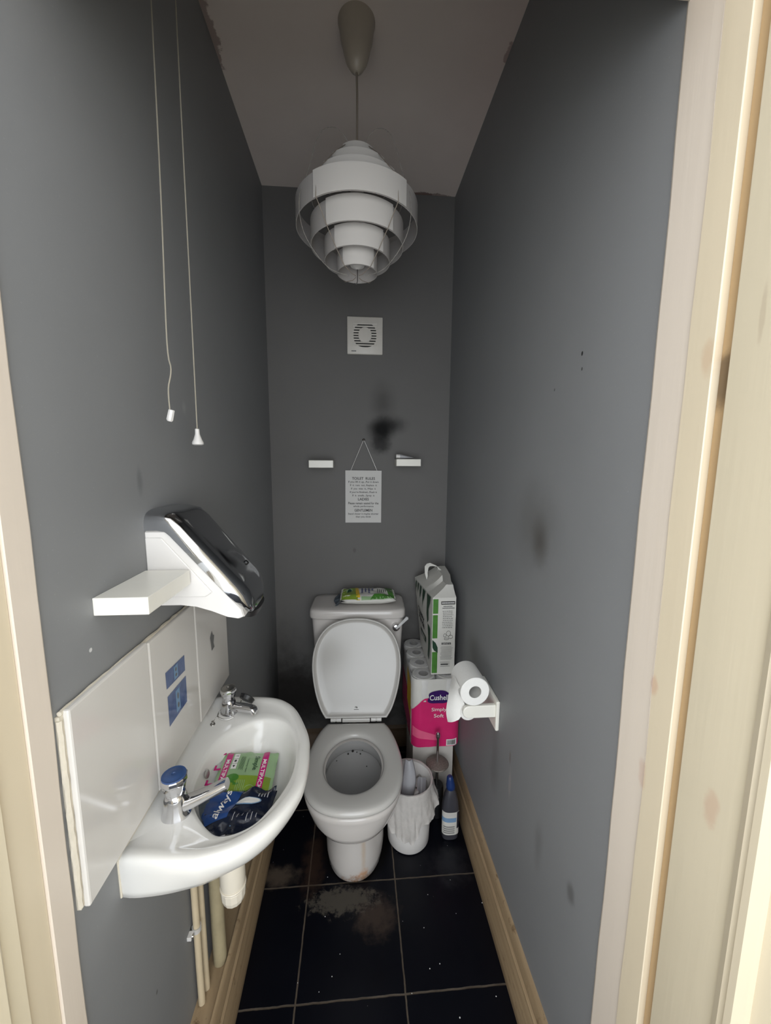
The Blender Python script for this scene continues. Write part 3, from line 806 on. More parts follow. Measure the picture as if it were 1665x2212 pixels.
part('clip_ring', G().lathe([(.0082, -.006), (.0105, -.006), (.0105, .006), (.0082, .006)], (.0135, .809, .387), n=24, cap0=False, cap1=False), M['glass_lever'], clip)
part('clip_screw', G().lathe([(.004, 0), (.003, .003)], (.010, .793, .387), axis=(1, 0, 0), n=10), M['chrome_dull'], clip)

# ================================================================== PACKS IN THE BASIN
def pillow(g, fn, w, h, th, seed, wr=.0015, n=24, flat=.0, mi=0):
    rnd = Vector((seed*3.1, seed*1.7, 0))
    def f(u, v, side):
        a = 2*u-1; b = 2*v-1
        k = max(0, 1-abs(a)**3.5)*max(0, 1-abs(b)**3.5); k = k**.55
        nz = mnoise.noise(Vector((u*6, v*6, side))+rnd)*wr*(1+3*abs(a)**3)
        return fn((u-.5)*w, (v-.5)*h, side*(th/2*k)+nz*(1 if side > 0 else .2))
    g.grid(lambda u, v: f(u, v, 1), n, n, mi); g.grid(lambda u, v: f(1-u, v, -1), n, n, mi)
    return lambda u, v, e=0.0: f(min(1, max(0, u/w+.5)), min(1, max(0, v/h+.5)), 1) + (fn(0, 0, 1)-fn(0, 0, 0))*e

# "Simple" pack: u runs down the picture (toward the camera), v runs to the right
wp = thing('wipes_pack', 'mint green pack of cleansing wipes with magenta strips lying in the basin', 'wipes pack', (.14, .84, .75))
c = Vector((.1435, .812, .781)); Ud = Vector((.004, -.118, -.002)); Vd = Vector((.108, -.010, -.012))
U = Ud.normalized(); V = (Vd-U*Vd.dot(U)).normalized()
fnw = plane(c, U, V); g = G(); sw = pillow(g, fnw, .135, .128, .020, 1)
part('wrapper', g, M['green_lt'], wp)
gg = G(); rect(gg, .010, .066, -.050, .058, sw, .0006, n=10); part('lime_print', gg, M['green'], wp)
for vv in (-.048, .036):
    gg = G(); rect(gg, -.0665, .0665, vv-.007, vv+.007, sw, .0009, n=16); s1 = part('magenta_strip', gg, M['magenta'], wp)
    gg = G(); text(gg, "MULTIPACK", sw, .003, vv, .082, .0085, eps=.0015, bold=.02); part('strip_lettering', gg, M['white_ink'], s1, smooth=False)
gg = G(); text(gg, "Simple", sw, -.026, .016, .042, .014, eps=.0013, bold=.01); text(gg, "Cleansing wipes", sw, -.020, -.002, .042, .0045, eps=.0013)
for k in range(5): rect(gg, -.046, -.005-.003*(k % 2), -.0105-k*.0022, -.0098-k*.0022, sw, .0013, n=4)
part('lettering', gg, M['green_dk'], wp, smooth=False)
gg = G()
for u0 in (-.054, -.038, -.022): rect(gg, u0, u0+.0145, -.037, -.025, sw, .0013, n=3)
part('recycling_label', gg, M['white_ink'], wp)
gg = G(); text(gg, "Y", sw, -.047, -.031, .006, .007, eps=.0018); disc(gg, ell(-.031, -.031, .004, .003, 6), sw, .0018); disc(gg, ell(-.015, -.031, .0045, .0035, 3), sw, .0018)
part('recycling_marks', gg, M['ink'], wp, smooth=False)
gg = G(); disc(gg, ell(.016, -.026, .010, .014, 14), sw, .0012)
for k in range(4): disc(gg, ell(.020+.004*k, -.036+.007*k, .007, .0025, 10, .6*k), sw, .0013)
part('leaf_print', gg, M['green_md'], wp, smooth=False)
gg = G(); Mr = [(.045+.010*math.cos(a), .016+.010*math.sin(a)) for a in [2*PI*i/20 for i in range(20)]]
gg.tube([sw(a, b, .0013) for a, b in Mr+Mr[:1]], .0005, 5)
for k in range(5): rect(gg, .022, .056-.006*(k % 3), -.014+k*.004, -.0128+k*.004, sw, .0013, n=3)
part('pale_print', gg, M['green_lt'], wp, smooth=False)
# clear torn end of the multipack film
gg = G(); gg.grid(lambda a, b: Vector((.062+.030*a+.004*math.sin(b*9), .880-.115*b, .792-.004*a+.004*math.sin(a*7+b*11))), 10, 16)
part('torn_film', gg, M['film'], wp)
F3 = lambda u, v, e=0: Vector((.062+.030*u, .880-.115*v, .7975-.003*u))
for (a, b) in ((.25, .10), (.30, .50), (.15, .86)):
    gg = G(); poly(gg, [(a, b-.06), (a+.14, b-.06), (a+.16, b+.05), (a+.02, b+.07)], F3); poly(gg, [(a+.02, b+.03), (a+.5, b+.00), (a+.5, b+.05), (a+.02, b+.07)], F3); part('film_mark', gg, M['magenta'], wp, smooth=False)


al = thing('sanitary_towel_pack', 'crumpled navy blue pack of sanitary towels lying in the basin below the green wipes', 'towel pack', (.14, .72, .76))
c = Vector((.143, .716, .782)); U = Vector((-.10, -.995, -.02)).normalized(); V = Vector((.98, -.10, .05)); V = (V-U*V.dot(U)).normalized()
fna = plane(c, U, V); g = G(); sa = pillow(g, fna, .105, .155, .030, 5, .006, 30)
part('wrapper', g, M['navy'], al)
gg = G(); 
def rectp(g, quad, fn, eps, n=10):
    (a0, b0), (a1, b1), (a2, b2), (a3, b3) = quad
    g.grid(lambda s, t: fn((a0*(1-s)+a1*s)*(1-t)+(a3*(1-s)+a2*s)*t, (b0*(1-s)+b1*s)*(1-t)+(b3*(1-s)+b2*s)*t, eps), n, n)
rectp(gg, [(-.050, -.052), (.046, -.070), (.022, .000), (-.050, .012)], sa, .0008)
bl = part('blue_panel', gg, M['royal'], al)
gg = G(); text(gg, "always", sa, -.006, -.020, .062, .021, rot=PI+.0-.12, eps=.0016, bold=.012, slant=.25)
part('lettering', gg, M['white_ink'], al, smooth=False)
gg = G(); disc(gg, ell(-.014, .030, .009, .026, 20, .15), sa, .0014); part('towel_picture', gg, M['ltblue'], al, label='pale printed towel picture')
gg = G(); disc(gg, ell(-.014, .030, .0075, .0235, 20, .15), sa, .0020); part('towel_centre', gg, M['white_ink'], al.children[-1])
gg = G()
for k in range(6): rect(gg, .012+.002*(k % 2), .028-.003*(k % 3), .012+k*.009, .0135+k*.009, sa, .0014, n=3)
for k in range(4): rect(gg, -.040, -.026, .046+k*.006, .048+k*.006, sa, .0014, n=3)
part('small_print', gg, M['grey_pl'], al, smooth=False)['kind'] = 'stuff'
g = G(); fl = lambda u, v, e=0: None
g.grid(lambda a, b: Vector((.085+.105*b, .690-.028*a+.010*math.sin(b*5), .772+.012*math.sin(a*5+b*14)+.006*math.cos(b*31)-.006*a)), 12, 40)
part('crumpled_end', g, M['navy'], al)
g = G(); g.grid(lambda a, b: Vector((.095+.09*b, .674-.010*a-.006*math.sin(b*PI)+.004*math.sin(b*9), .786+.004*math.sin(b*14)-.003*a)), 4, 30)
part('silver_fold', g, M['grey_pl'], al)
g = G(); g.grid(lambda a, b: Vector((.150+.022*b, .690-.012*a, .7925+.001*math.sin(b*9))), 4, 6)
part('size_badge', g, M['ltblue'], al)
sl = thing('foil_sachet', 'slate grey plastic sachet tucked under the near tap spout in the basin', 'sachet', (.085, .73, .77))
g = G(); f2 = plane((.086, .722, .787), Vector((.35, -.93, -.05)).normalized(), Vector((.90, .34, -.25)).normalized()); pillow(g, f2, .085, .05, .012, 9, .003)
part('wrapper', g, M['silver'], sl)

# ================================================================== TOILET
TA = math.radians(-2.4); TO = Vector((.395, 1.46, 0))
RT = Matrix.Translation(TO) @ Matrix.Rotation(TA, 4, 'Z')
toi = thing('toilet', 'white china toilet with its lid raised against the cistern', 'toilet', (.395, 1.46, 0))
outp = [(.118, .000), (.138, -.035), (.158, -.095), (.171, -.160), (.176, -.220), (.170, -.285), (.147, -.345), (.108, -.388), (.055, -.410), (0, -.416)]
outp2 = outp + [(-x, y) for x, y in reversed(outp[:-1])]
def smooth_open(pts, k=5): return smoothpath([Vector((x, y, 0)) for x, y in pts], k)
seat_loop = smooth_open(outp2, 6)
SC = Vector((0, -.215, 0))
def ray_loop(loop, ang, C0=SC):
    d = Vector((math.cos(ang), math.sin(ang), 0)); best = None; n = len(loop)
    for i in range(n):
        a = loop[i]-C0; b = loop[(i+1) % n]-C0; e = b-a; den = d.x*e.y-d.y*e.x
        if abs(den) < 1e-12: continue
        t = (a.x*e.y-a.y*e.x)/den; s = (a.x*d.y-a.y*d.x)/den
        if t > 0 and -1e-6 <= s <= 1+1e-6 and (best is None or t > best): best = t
    return C0+d*best
cang = [math.atan2(p.y-SC.y, p.x-SC.x) for p in (Vector((.118, 0, 0)), Vector((-.118, 0, 0)))]
AS = sorted(set([round(2*PI*i/120-PI, 5) for i in range(120)]+[round(a, 5) for a in cang]))
SO = [ray_loop(seat_loop, a) for a in AS]
hole = [Vector((.107*math.cos(a), SC.y+.008+(.131 if math.sin(a) < 0 else .137)*math.sin(a), 0)) for a in AS]
def so(ins, z, f=None):
    return [Vector((SC.x+(p.x-SC.x)*(1-ins/.19), SC.y+(p.y-SC.y)*(1-ins/.20), z)) for p in SO]
def ho(ins, z): return [Vector((p.x*(1+ins/.107), SC.y+.008+(p.y-SC.y-.008)*(1+ins/.134), z)) for p in hole]
# pan: foot, bulge, rim
def bring(t):  # pan rings by key heights
    pass
N = len(AS)
def ell_ring(cx, cy, a, bf, bb, z, e=2.2):
    r = []
    for an in AS:
        c_, s_ = math.cos(an), math.sin(an); b = bf if s_ < 0 else bb
        x = a*math.copysign(abs(c_)**(2/e), c_); y = b*math.copysign(abs(s_)**(2/e), s_)
        r.append(Vector((cx+x, cy+y, z)))
    return r
pan = [ell_ring(0, -.10, .100, .168, .20, 0), ell_ring(0, -.10, .109, .176, .205, .008), ell_ring(0, -.10, .113, .178, .21, .04), ell_ring(0, -.10, .112, .174, .21, .08), ell_ring(0, -.10, .106, .163, .21, .13),
       ell_ring(0, -.10, .099, .152, .21, .17), ell_ring(0, -.11, .098, .150, .21, .20), ell_ring(0, -.13, .106, .165, .22, .225), ell_ring(0, -.16, .125, .190, .22, .255), ell_ring(0, -.185, .146, .205, .23, .290), ell_ring(0, -.20, .160, .209, .235, .325), so(.010, .358), so(.004, .380), so(.003, .394), so(.008, .401),
       so(.030, .402), ho(-.006, .402)]
g = G().loft(pan, True, False); part('pan', xform(g, RT), M['pan'], toi, angle=80)
inner = [ho(-.006, .402), ho(-.005, .385), ho(-.004, .362), ho(-.001, .357), ho(.006, .356), ho(.004, .335), ho(-.014, .30), ho(-.030, .255), ho(-.048, .215), ho(-.066, .19), ho(-.09, .178)]
part('bowl_inside', xform(G().loft(inner, False, True), RT), M['inner'], toi, label='grey bowl interior', angle=80)
# specks of dirt inside the bowl
spk = G(); rnd = random.Random(5)
for (lx, ly, z, s) in [(-.010, -.082, .362, .008), (-.028, -.084, .352, .006), (.006, -.083, .358, .004), (.020, -.085, .352, .005), (-.070, -.118, .352, .0035), (.028, -.086, .368, .003), (.045, -.10, .31, .004), (-.002, -.28, .235, .004), (-.006, -.27, .23, .004), (-.010, -.29, .245, .006), (.000, -.25, .21, .003)]:
    spk.sphere((lx, ly, z), s*.62, 4, sz=.7)
# streak lines
spk.tube([(-.005, -.21, .1815), (-.003, -.24, .2), (-.008, -.27, .225)], .0012, 4)
part('dirt_specks', xform(spk, RT), M['speck'], toi)['kind'] = 'stuff'
seat = [so(.004, .405), so(.0005, .409), so(0, .416), so(.003, .423), so(.010, .427), so(.020, .4285), ho(.018, .4275), ho(.007, .424), ho(.001, .418), ho(0, .410), ho(.004, .405)]
g = G().loft(seat+[seat[0]], False, False); part('seat', xform(g, RT), M['seat'], toi, angle=70)
# raised lid (its underside faces the viewer)
TL = math.radians(19.0); SX = 1.075; LL = .965
def lidp(p, e):   # p: seat-plane point, e: offset towards the viewer
    h = -p.y*LL; x = p.x*SX
    return Vector((x, .006+h*math.sin(TL)-e*math.cos(TL), .440+h*math.cos(TL)+e*math.sin(TL)))
def lr(ins, e): return [lidp(Vector((p.x*(1-ins/.19), SC.y+(p.y-SC.y)*(1-ins/.20), 0)), e) for p in SO]
lid = [lr(.03, -.016), lr(.006, -.014), lr(.001, -.008), lr(0, 0), lr(.0015, .004), lr(.004, .005), lr(.007, .004), lr(.010, .0), lr(.014, -.004), lr(.022, -.0055), lr(.05, -.0060), lr(.10, -.0060), lr(.15, -.0060), lr(.18, -.0060)]
g = G().loft(lid); part('lid', xform(g, RT), M['lid'], toi, label='raised toilet lid, glossy underside showing', angle=50)
for sx in (-1, 1):
    g = G().lathe([(.0085, -.022), (.0095, -.021), (.0095, -.003), (.008, -.002), (.008, .002), (.0095, .003), (.0095, .021), (.0085, .022)], (sx*.083, .004, .436), axis=(1, 0, 0), n=24)
    part('hinge', xform(g, RT), M['seat'], toi)
g = G().box(-.058, .058, .000, .012, .424, .440); part('hinge_bar', xform(g, RT), M['seat'], toi, smooth=False, bevel=.003)
FL = lambda u, v, e=0: RT @ lidp(Vector((u/SX, -v/LL, 0)), -.0045+e)
g = G(); text(g, "ra", FL, 0, .040, .010, .006, bold=.02); rect(g, -.010, .010, .031, .0322, FL, .0006, n=1)
part('maker_mark', g, M['ink'], toi.children[-4] if False else [c_ for c_ in toi.children if c_.name.startswith('lid')][0], smooth=False)
# cistern
def cr(a, b, y, z, e=7, n=64): return sring(0, y, a, b, z, e, n)
cis = [cr(.150, .075, .285, .400), cr(.176, .086, .283, .415), cr(.186, .094, .282, .45), cr(.195, .098, .281, .55), cr(.203, .102, .280, .70), cr(.208, .104, .279, .79), cr(.205, .102, .279, .800)]
cist = part('cistern', xform(G().loft(cis), RT), M['pan'], toi, angle=60)
cl = [cr(.212, .108, .278, .798), cr(.2165, .1115, .278, .800), cr(.2175, .1125, .278, .806), cr(.2165, .1115, .278, .828), cr(.213, .109, .278, .836), cr(.206, .102, .279, .8405), cr(.15, .07, .28, .842)]
part('cistern_lid', xform(G().loft(cl), RT), M['pan'], toi, angle=60)
kn = Vector((.172, .173, .762))
lev = part('flush_knob', xform(G().lathe([(.010, 0), (.016, .004), (.0165, .012), (.014, .017), (.012, .018)], kn, axis=(0, -1, 0), n=28), RT), M['chrome'], toi)
part('flush_lever', xform(G().loft([[Vector((kn.x+u*.7+0*v, kn.y-.020-d, kn.z+u*.72)) + Vector((-.7*v, 0, .7*v)) for u, v in ((0, -.004), (.070, -.007), (.074, 0), (.070, .007), (0, .004))] for d in (0, .004)]), RT), M['glass_lever'], toi, label='clear plastic flush lever', smooth=False)
# outlet pipe/plinth behind the foot
part('pan_outlet', xform(G().tube([(0, .09, .19), (0, .385, .19)], .05, 20), RT), M['pan'], toi)

# wipes on the cistern lid
wt = thing('wipes_pack', 'green and white pack of toilet wipes lying on the cistern lid', 'wipes pack', (.44, 1.73, .843))
c = Vector((.452, 1.738, .868)); U = Vector((1, -.02, 0)).normalized(); V = Vector((.02, 1, .0)).normalized()
fnt = plane(c, U, V); g = G(); sw2 = pillow(g, fnt, .255, .150, .048, 12, .004, 30)
part('wrapper', g, M['packwhite'], wt)
gg = G(); rectp(gg, [(-.121, -.066), (-.045, -.072), (-.055, .068), (-.118, .060)], sw2, .0008, 12); part('lime_end', gg, M['green'], wt)
gg = G(); rectp(gg, [(-.052, -.073), (-.035, -.073), (-.047, .070), (-.062, .070)], sw2, .0012, 10); part('yellow_band', gg, M['yellow'], wt)
gg = G(); rectp(gg, [(.010, -.072), (.120, -.066), (.110, -.035), (.030, -.045)], sw2, .0012, 10); rectp(gg, [(.098, -.060), (.122, -.060), (.116, .064), (.080, .068)], sw2, .0010, 10)
part('green_end', gg, M['green_md'], wt)
gg = G(); rectp(gg, [(-.03, -.074), (.11, -.070), (.10, -.058), (-.03, -.060)], sw2, .0011, 10); part('pale_green_band', gg, M['green_lt'], wt)
gg = G()
for k, (uu, ww) in enumerate(((-.026, .070), (-.010, .060), (.006, .074), (.022, .028))):
    v_ = .006+.006*(k % 2)-ww/2
    for q_ in range(int(ww/.009)): rect(gg, uu-.0045, uu+.0045-.002*(q_ % 2), v_+q_*.009, v_+q_*.009+.0062, sw2, .0016, n=1)
part('blue_print', gg, simple('blue lettering ink', (.03, .05, .20), .4), wt, smooth=False)['kind'] = 'stuff'
gg = G()
for k in range(5): rect(gg, .044+k*.009, .047+k*.009, -.030+.004*k, .020-.004*k, sw2, .0016, n=3)
part('round_stamp', disc(G(), ell(.045, .046, .016, .010, 18), sw2, .0016), M['green_dk'], wt, smooth=False)
part('small_print', gg, M['green_dk'], wt, smooth=False)
gg = G(); disc(gg, ell(-.086, .008, .015, .020, 20), sw2, .0016); part('round_badge', gg, M['green_lt'], wt, smooth=False)
gg = G(); disc(gg, ell(-.086, .008, .010, .014, 20), sw2, .0021); part('badge_centre', gg, M['green_dk'], wt.children[-1], smooth=False)
gg = G(); gg.grid(lambda a, b: Vector((.330-.030*a+.006*math.sin(b*17), 1.680+.105*b, .850+.010*math.sin(b*13+a*4)+.006*(1-a))), 6, 24); part('crimped_end', gg, M['silver'], wt)

# ================================================================== RIGHT: boxes, packs, brush, bin, bottle, holder
solo('white_carton', G().box(.640, .818, 1.50, 1.70, .0, .279), M['wood'], 'plain white box on the floor under the pink toilet roll pack', 'box', smooth=False, bevel=.002)
pk = thing('toilet_roll_pack', 'large film-wrapped pack of toilet rolls in pink wrapper standing on the white box', 'toilet roll pack', (.73, 1.62, .28))
X0, X1, Y0, Y1, Z0, Z1 = .630, .842, 1.478, 1.846, .281, .592
def pkring(z, ins):
    pts = []
    r = .046
    for (cx, cy, a0) in ((X1-r, Y0+r, -PI/2), (X1-r, Y1-r, 0), (X0+r, Y1-r, PI/2), (X0+r, Y0+r, PI)):
        for k in range(9):
            a = a0+PI/2*k/8; pts.append(Vector((cx+(r-ins)*math.cos(a), cy+(r-ins)*math.sin(a), z)))
    return pts
def wrapf(s, z, e=0.0):   # s: metres along the front face from its left edge ; front with crease between roll columns
    x = X0+s; edge = min(s, X1-X0-s)
    r = .040; dy = 0
    if edge < r: dy = r-math.sqrt(max(0, r*r-(r-edge)**2))
    mid = abs(s-(X1-X0)/2); dy += .0018*math.exp(-(mid/.022)**2)
    dy += .0012*mnoise.noise(Vector((s*40, z*40, 1)))
    return Vector((x, Y0+dy-e, z))
g = G(); g.loft([pkring(z, .003) for z in (Z0, Z0+.01, Z1-.02, Z1-.004)], True, False)
part('wrapper_sides', g, M['paper_grey'], pk)
g = G(); nS = 40
g.grid(lambda a, b: wrapf((X1-X0)*a, Z0+(Z1-Z0)*b, .0012), nS, 30)
part('wrapper_front', g, M['packwhite'], pk)
g = G()
fp = lambda a, b: wrapf(.002+(X1-X0-.004)*a, Z0+.002+b*(.222-.060*max(0, 1-a/.26)**1.5 + .012*a), .0030)
g.grid(fp, nS, 20); part('pink_print', g, M['pink'], pk)
gg = G(); wf = lambda u, v, e=0: wrapf(u, v, .0036+e)
gg.grid(lambda a, b: wf(.006+.11*a, Z0+.03+.045*b*(1-.5*a)+.02*(1-a), .0006), 12, 5); part('pale_pink_swirl', gg, M['pink_hi'], pk)
cloud = []
for i in range(40):
    t = 2*PI*i/40; rr = 1+.10*math.cos(3*t+.5)+.06*math.cos(5*t); cloud.append((.120+.058*rr*math.cos(t), .512+.029*rr*math.sin(t)))
gg = G()
for i in range(40): gg.add([wf(.120, .512, .001), wf(*cloud[i], .001), wf(*cloud[(i+1) % 40], .001)], [(0, 1, 2)])
cl_ = part('brand_cloud', gg, M['purple'], pk)
gg = G(); text(gg, "Cushelle", wf, .121, .512, .094, .024, eps=.0025, bold=.012); part('brand_lettering', gg, M['white_ink'], pk, smooth=False); gg = G(); text(gg, "Simply", wf, .115, .455, .064, .021, eps=.0018, bold=.006); part('upper_word', gg, M['white_ink'], pk, smooth=False); gg = G(); text(gg, "Soft", wf, .115, .428, .042, .016, eps=.0018, bold=.006)
part('lettering', gg, M['white_ink'], pk, smooth=False)
gg = G(); rect(gg, .150, .196, Z0+.006, Z0+.036, wf, .0012, n=6); bc = part('barcode_label', gg, M['white_ink'], pk)
gg = G(); rnd = random.Random(11); u = .154
while u < .190:
    w = rnd.choice((.0008, .0014, .0022)); rect(gg, u, u+w, Z0+.010, Z0+.032, wf, .0018, n=1); u += w+rnd.choice((.0008, .0014))
part('barcode_bars', gg, M['ink'], bc, smooth=False)['kind'] = 'stuff'
gg = G()
gg.grid(lambda a, b: Vector((X0+.0015-.001, Y0+.035+.12*a, Z0+.10+.16*b+.03*a)), 4, 4); part('yellow_print', gg, M['yellow'], pk)
gg = G(); gg.grid(lambda a, b: Vector((X0+.0018-.001, Y0+.030+.30*a, Z0+.01+(.16+.03*a)*b)), 8, 4); part('side_pink_print', gg, M['pink'], pk)
# rolls showing at the top under film
roll0 = None
ry = [1.525, 1.617, 1.709, 1.800]
for j, y in enumerate(ry):
    for x in (.684, .789):
        g = G().lathe([(.050, -.10), (.050, -.006), (.046, 0), (.021, 0)], (x, y, Z1+.001), n=36, cap0=False, cap1=False)
        r_ = part('toilet_roll', g, M['paper_grey'], pk)
        part('roll_core', G().lathe([(.021, 0), (.020, -.05), (.003, -.05)], (x, y, Z1+.001), n=24, cap0=False), M['card'], r_)
g = G()
def filmtop(a, b):
    x = X0+(X1-X0)*a; y = Y0+.01+(Y1-Y0-.02)*b; d = min(math.hypot(x-cx, y-cy) for cx in (.684, .789) for cy in ry)
    return Vector((x, y, Z1+.005-.012*max(0, (d-.03)/.03)+.0012*mnoise.noise(Vector((x*60, y*60, 3)))))
g.grid(filmtop, 30, 50); part('film_top', g, M['film'], pk)
g = G(); g.grid(lambda a, b: Vector((X1-.03+.032*a, Y0+.0+.02*a-.012*b, Z0-.006+.014*b+.004*math.sin(a*9))), 8, 4); part('loose_film', g, M['film'], pk)

# tall paper pack standing on the pink pack
pp = thing('kitchen_roll_pack', 'tall white paper pack with dark green stripes and carry handle, on the pink pack', 'paper pack', (.755, 1.64, .598))
f0, f1 = Vector((.713, 1.502)), Vector((.812, 1.502)); b0, b1 = Vector((.716, 1.790)), Vector((.833, 1.800))
ZB, ZT = .600, .938
def P4(u, v, z):  # u across, v depth
    tz = max(0, min(1, (z-.60)/.34)); a = f0.lerp(f1, u); b = b0.lerp(b1, u)-Vector((.034*tz*(1-u), 0)); p = a.lerp(b, v); return Vector((p.x, p.y, z))
sec = lambda z, bul: [P4(u, v, z)+Vector((bul*(.5-u)*-2*math.sin(PI*v) if u in (0, 1) else 0, 0, 0)) for u, v in ([(k/8, 0) for k in range(8)]+[(1, k/14) for k in range(14)]+[(1-k/8, 1) for k in range(8)]+[(0, 1-k/14) for k in range(14)])]
NZ = 16
rr = []
for k in range(NZ+1):
    t = k/NZ; z = ZB+(ZT-ZB)*t
    ring = sec(z, .004*math.sin(PI*t)); 
    ring = [p+Vector((.0012*mnoise.noise(p*30), .0012*mnoise.noise(p*30+Vector((5, 0, 0))), 0)) for p in ring]
    rr.append(ring)
# folded top: collapses to a ridge along the right
tp_ = []
for t, zz in ((.35, .012), (.75, .030), (.93, .042)):
    ring = []
    for p in rr[-1]:
        rx = .806+.012*((p.y-1.5)/.3); q = Vector((p.x+(rx-p.x)*t*.75, p.y+(1.66-p.y)*t*.28, ZT+zz+(.022 if p.y > 1.6 else 0)*t+.0025*mnoise.noise(p*40)))
        ring.append(q)
    tp_.append(ring)
part('wrapper', G().loft(rr+tp_), M['packwhite'], pp, angle=25)
FF = lambda u, v, e=0: P4(u, 0, ZB+(ZT-ZB)*v)+Vector((0, -.0016-e, 0))
FLs = lambda u, v, e=0: P4(0, u, ZB+(ZT-ZB)*v)+Vector((-.0048*math.sin(PI*v)*math.sin(PI*u)-.0020-e, 0, 0))  # u = depth 0 front..1 back
for u1_, v0_, v1_ in ((.24, .80, .985), (.23, .48, .78), (.25, .02, .30)):
    gg = G(); rect(gg, .02, u1_, v0_, v1_, FF, 0, n=3); part('green_block', gg, M['green_md'], pp, smooth=False)
gg = G(); poly(gg, [(.02, .46), (.03, .36), (.10, .32), (.26, .29), (.25, .36), (.16, .42)], FF, .0008); part('leaf_print', gg, M['green_dk'], pp, smooth=False)
for u0_, u1_, v0_, v1_ in ((.36, .95, .915, .955), (.42, .82, .395, .420), (.40, .72, .125, .142)):
    gg = G(); rect(gg, u0_, u1_, v0_, v1_, FF, .0005, n=2); part('header_bar', gg, M['ink'], pp, smooth=False)
gg = G()
for v, u0, u1 in ((.885, .46, .84), (.862, .42, .90)): 
    k = u0
    while k < u1: rect(gg, k, k+.05, v, v+.012, FF, .0008, n=1); k += .065
rnd = random.Random(4)
for i in range(10):
    u0 = .42+.03*rnd.random(); u1 = .84+.05*rnd.random(); k = u0
    while k < u1: w = .03+.06*rnd.random(); rect(gg, k, min(k+w, u1), .825-i*.0235, .832-i*.0235, FF, .0008, n=1); k += w+.02
for i in range(11): rect(gg, .36+.05*rnd.random(), .84+.08*rnd.random(), .365-i*.0165, .3685-i*.0165, FF, .0008, n=1)
for i in range(3): rect(gg, .36+.06*rnd.random(), .80, .160-i*.027*(1 if i else 0)-i*.0, .164-i*.027, FF, .0008, n=1)
part('small_print', gg, M['ink_grey'], pp, smooth=False)['kind'] = 'stuff'
gg = G(); text(gg, "CONTACT US", FF, .62, .4075, .34, .016, eps=.0012, bold=.01); k = .39
part('contact_lettering', gg, M['white_ink'], pp, smooth=False); gg = G()
while k < .93: rect(gg, k, k+.03, .928, .943, FF, .0010, n=1); k += .045
part('white_lettering', gg, M['white_ink'], pp, smooth=False)
gg = G(); 
for (u, v, a, b) in ((.55, .515, .06, .022), (.70, .54, .09, .035), (.80, .495, .09, .022), (.62, .47, .10, .012)):
    gg.tube([FF(u+a*math.cos(t), v+b*math.sin(t), .001) for t in [2*PI*i/12 for i in range(13)]], .0006, 4)
part('line_drawings', gg, M['ink'], pp, smooth=False)
# left face: stripes, name
gg = G()
stripes = [[(.90, .985), (.84, .985), (.87, .90), (.93, .86), (.96, .80), (.95, .92)], [(.78, .985), (.70, .985), (.74, .90), (.80, .85), (.83, .80), (.82, .92)],
           [(.64, .985), (.55, .985), (.58, .90), (.64, .84), (.69, .77), (.68, .90)], [(.48, .985), (.34, .985), (.40, .88), (.48, .80), (.52, .70), (.50, .90)]]
for s_ in stripes: poly(gg, s_, FLs, .0004)
poly(gg, [(.26, .985), (.07, .99), (.10, .90), (.17, .80), (.16, .66), (.22, .60), (.26, .72), (.25, .88)], FLs, .0004)
poly(gg, [(.06, .58), (.20, .60), (.16, .45), (.17, .30), (.22, .16), (.12, .14), (.07, .30)], FLs, .0004)
part('green_stripes', gg, M['green_dk'], pp, smooth=False)
flip = lambda u, v, e=0: FLs(1-u, v, e)
gg = G(); text(gg, "Cheeky", flip, .38, .585, .44, .085, rot=-.10, eps=.0008, bold=.03); text(gg, "Panda", flip, .42, .50, .40, .080, rot=-.10, eps=.0008, bold=.03)
part('lettering', gg, M['ink'], pp, smooth=False)
gg = G(); rect(gg, .30, .72, .285, .365, FLs, .0006, n=3); lb = part('name_label', gg, M['green_dk'], pp, smooth=False)
gg = G(); 
for i in range(2): rect(gg, .36, .66, .31+.024*i, .32+.024*i, FLs, .0012, n=2)
part('label_lines', gg, M['white_ink'], lb, smooth=False)
# carry handle, a flat strap arched above the top
ho_ = [(.722, .955), (.714, .985), (.713, 1.017), (.722, 1.030), (.737, 1.034), (.767, 1.020), (.800, .992), (.822, .958)]
hi_ = [(.728, .972), (.727, .986), (.731, 1.010), (.737, 1.017), (.750, 1.018), (.770, 1.015), (.776, 1.004), (.757, .972)]
g = G(); ring_ = lambda P, y: [Vector((x, y+.010*math.sin((z-.95)*30), z)) for x, z in P]
for i in range(7):
    q = [ring_(ho_, 1.690)[i], ring_(ho_, 1.690)[i+1], ring_(hi_, 1.690)[i+1], ring_(hi_, 1.690)[i]]
    g.add(q+[p+Vector((0, .0016, 0)) for p in q], [(0, 1, 2, 3), (7, 6, 5, 4), (0, 4, 5, 1), (3, 2, 6, 7)])
part('carry_handle', g, M['packwhite'], pp, smooth=False)

# toilet brush
br = thing('toilet_brush', 'toilet brush with steel handle and round steel lid in front of the white box', 'toilet brush', (.735, 1.44, 0))
bx, by = .735, 1.437
part('lid_disc', G().lathe([(.010, .010), (.030, .008), (.046, .003), (.048, 0), (.046, -.003), (.010, -.004)], (bx, by, .238), n=40), simple('speckled dull steel', (.20, .175, .15), .62, .25, .7, 220), br, label='speckled round steel lid')
part('handle', G().lathe([(.005, .235), (.0055, .25), (.0055, .352), (.0085, .357), (.0095, .366), (.0085, .376), (.003, .381)], (bx, by, 0), n=20), M['chrome'], br)
part('brush_shaft', G().tube([(bx, by, .12), (bx, by, .236)], .006, 12), M['chrome_dull'], br)
part('brush_holder', G().lathe([(.026, .0), (.028, .004), (.028, .135), (.026, .14)], (bx, by, 0), n=28), M['black'], br)

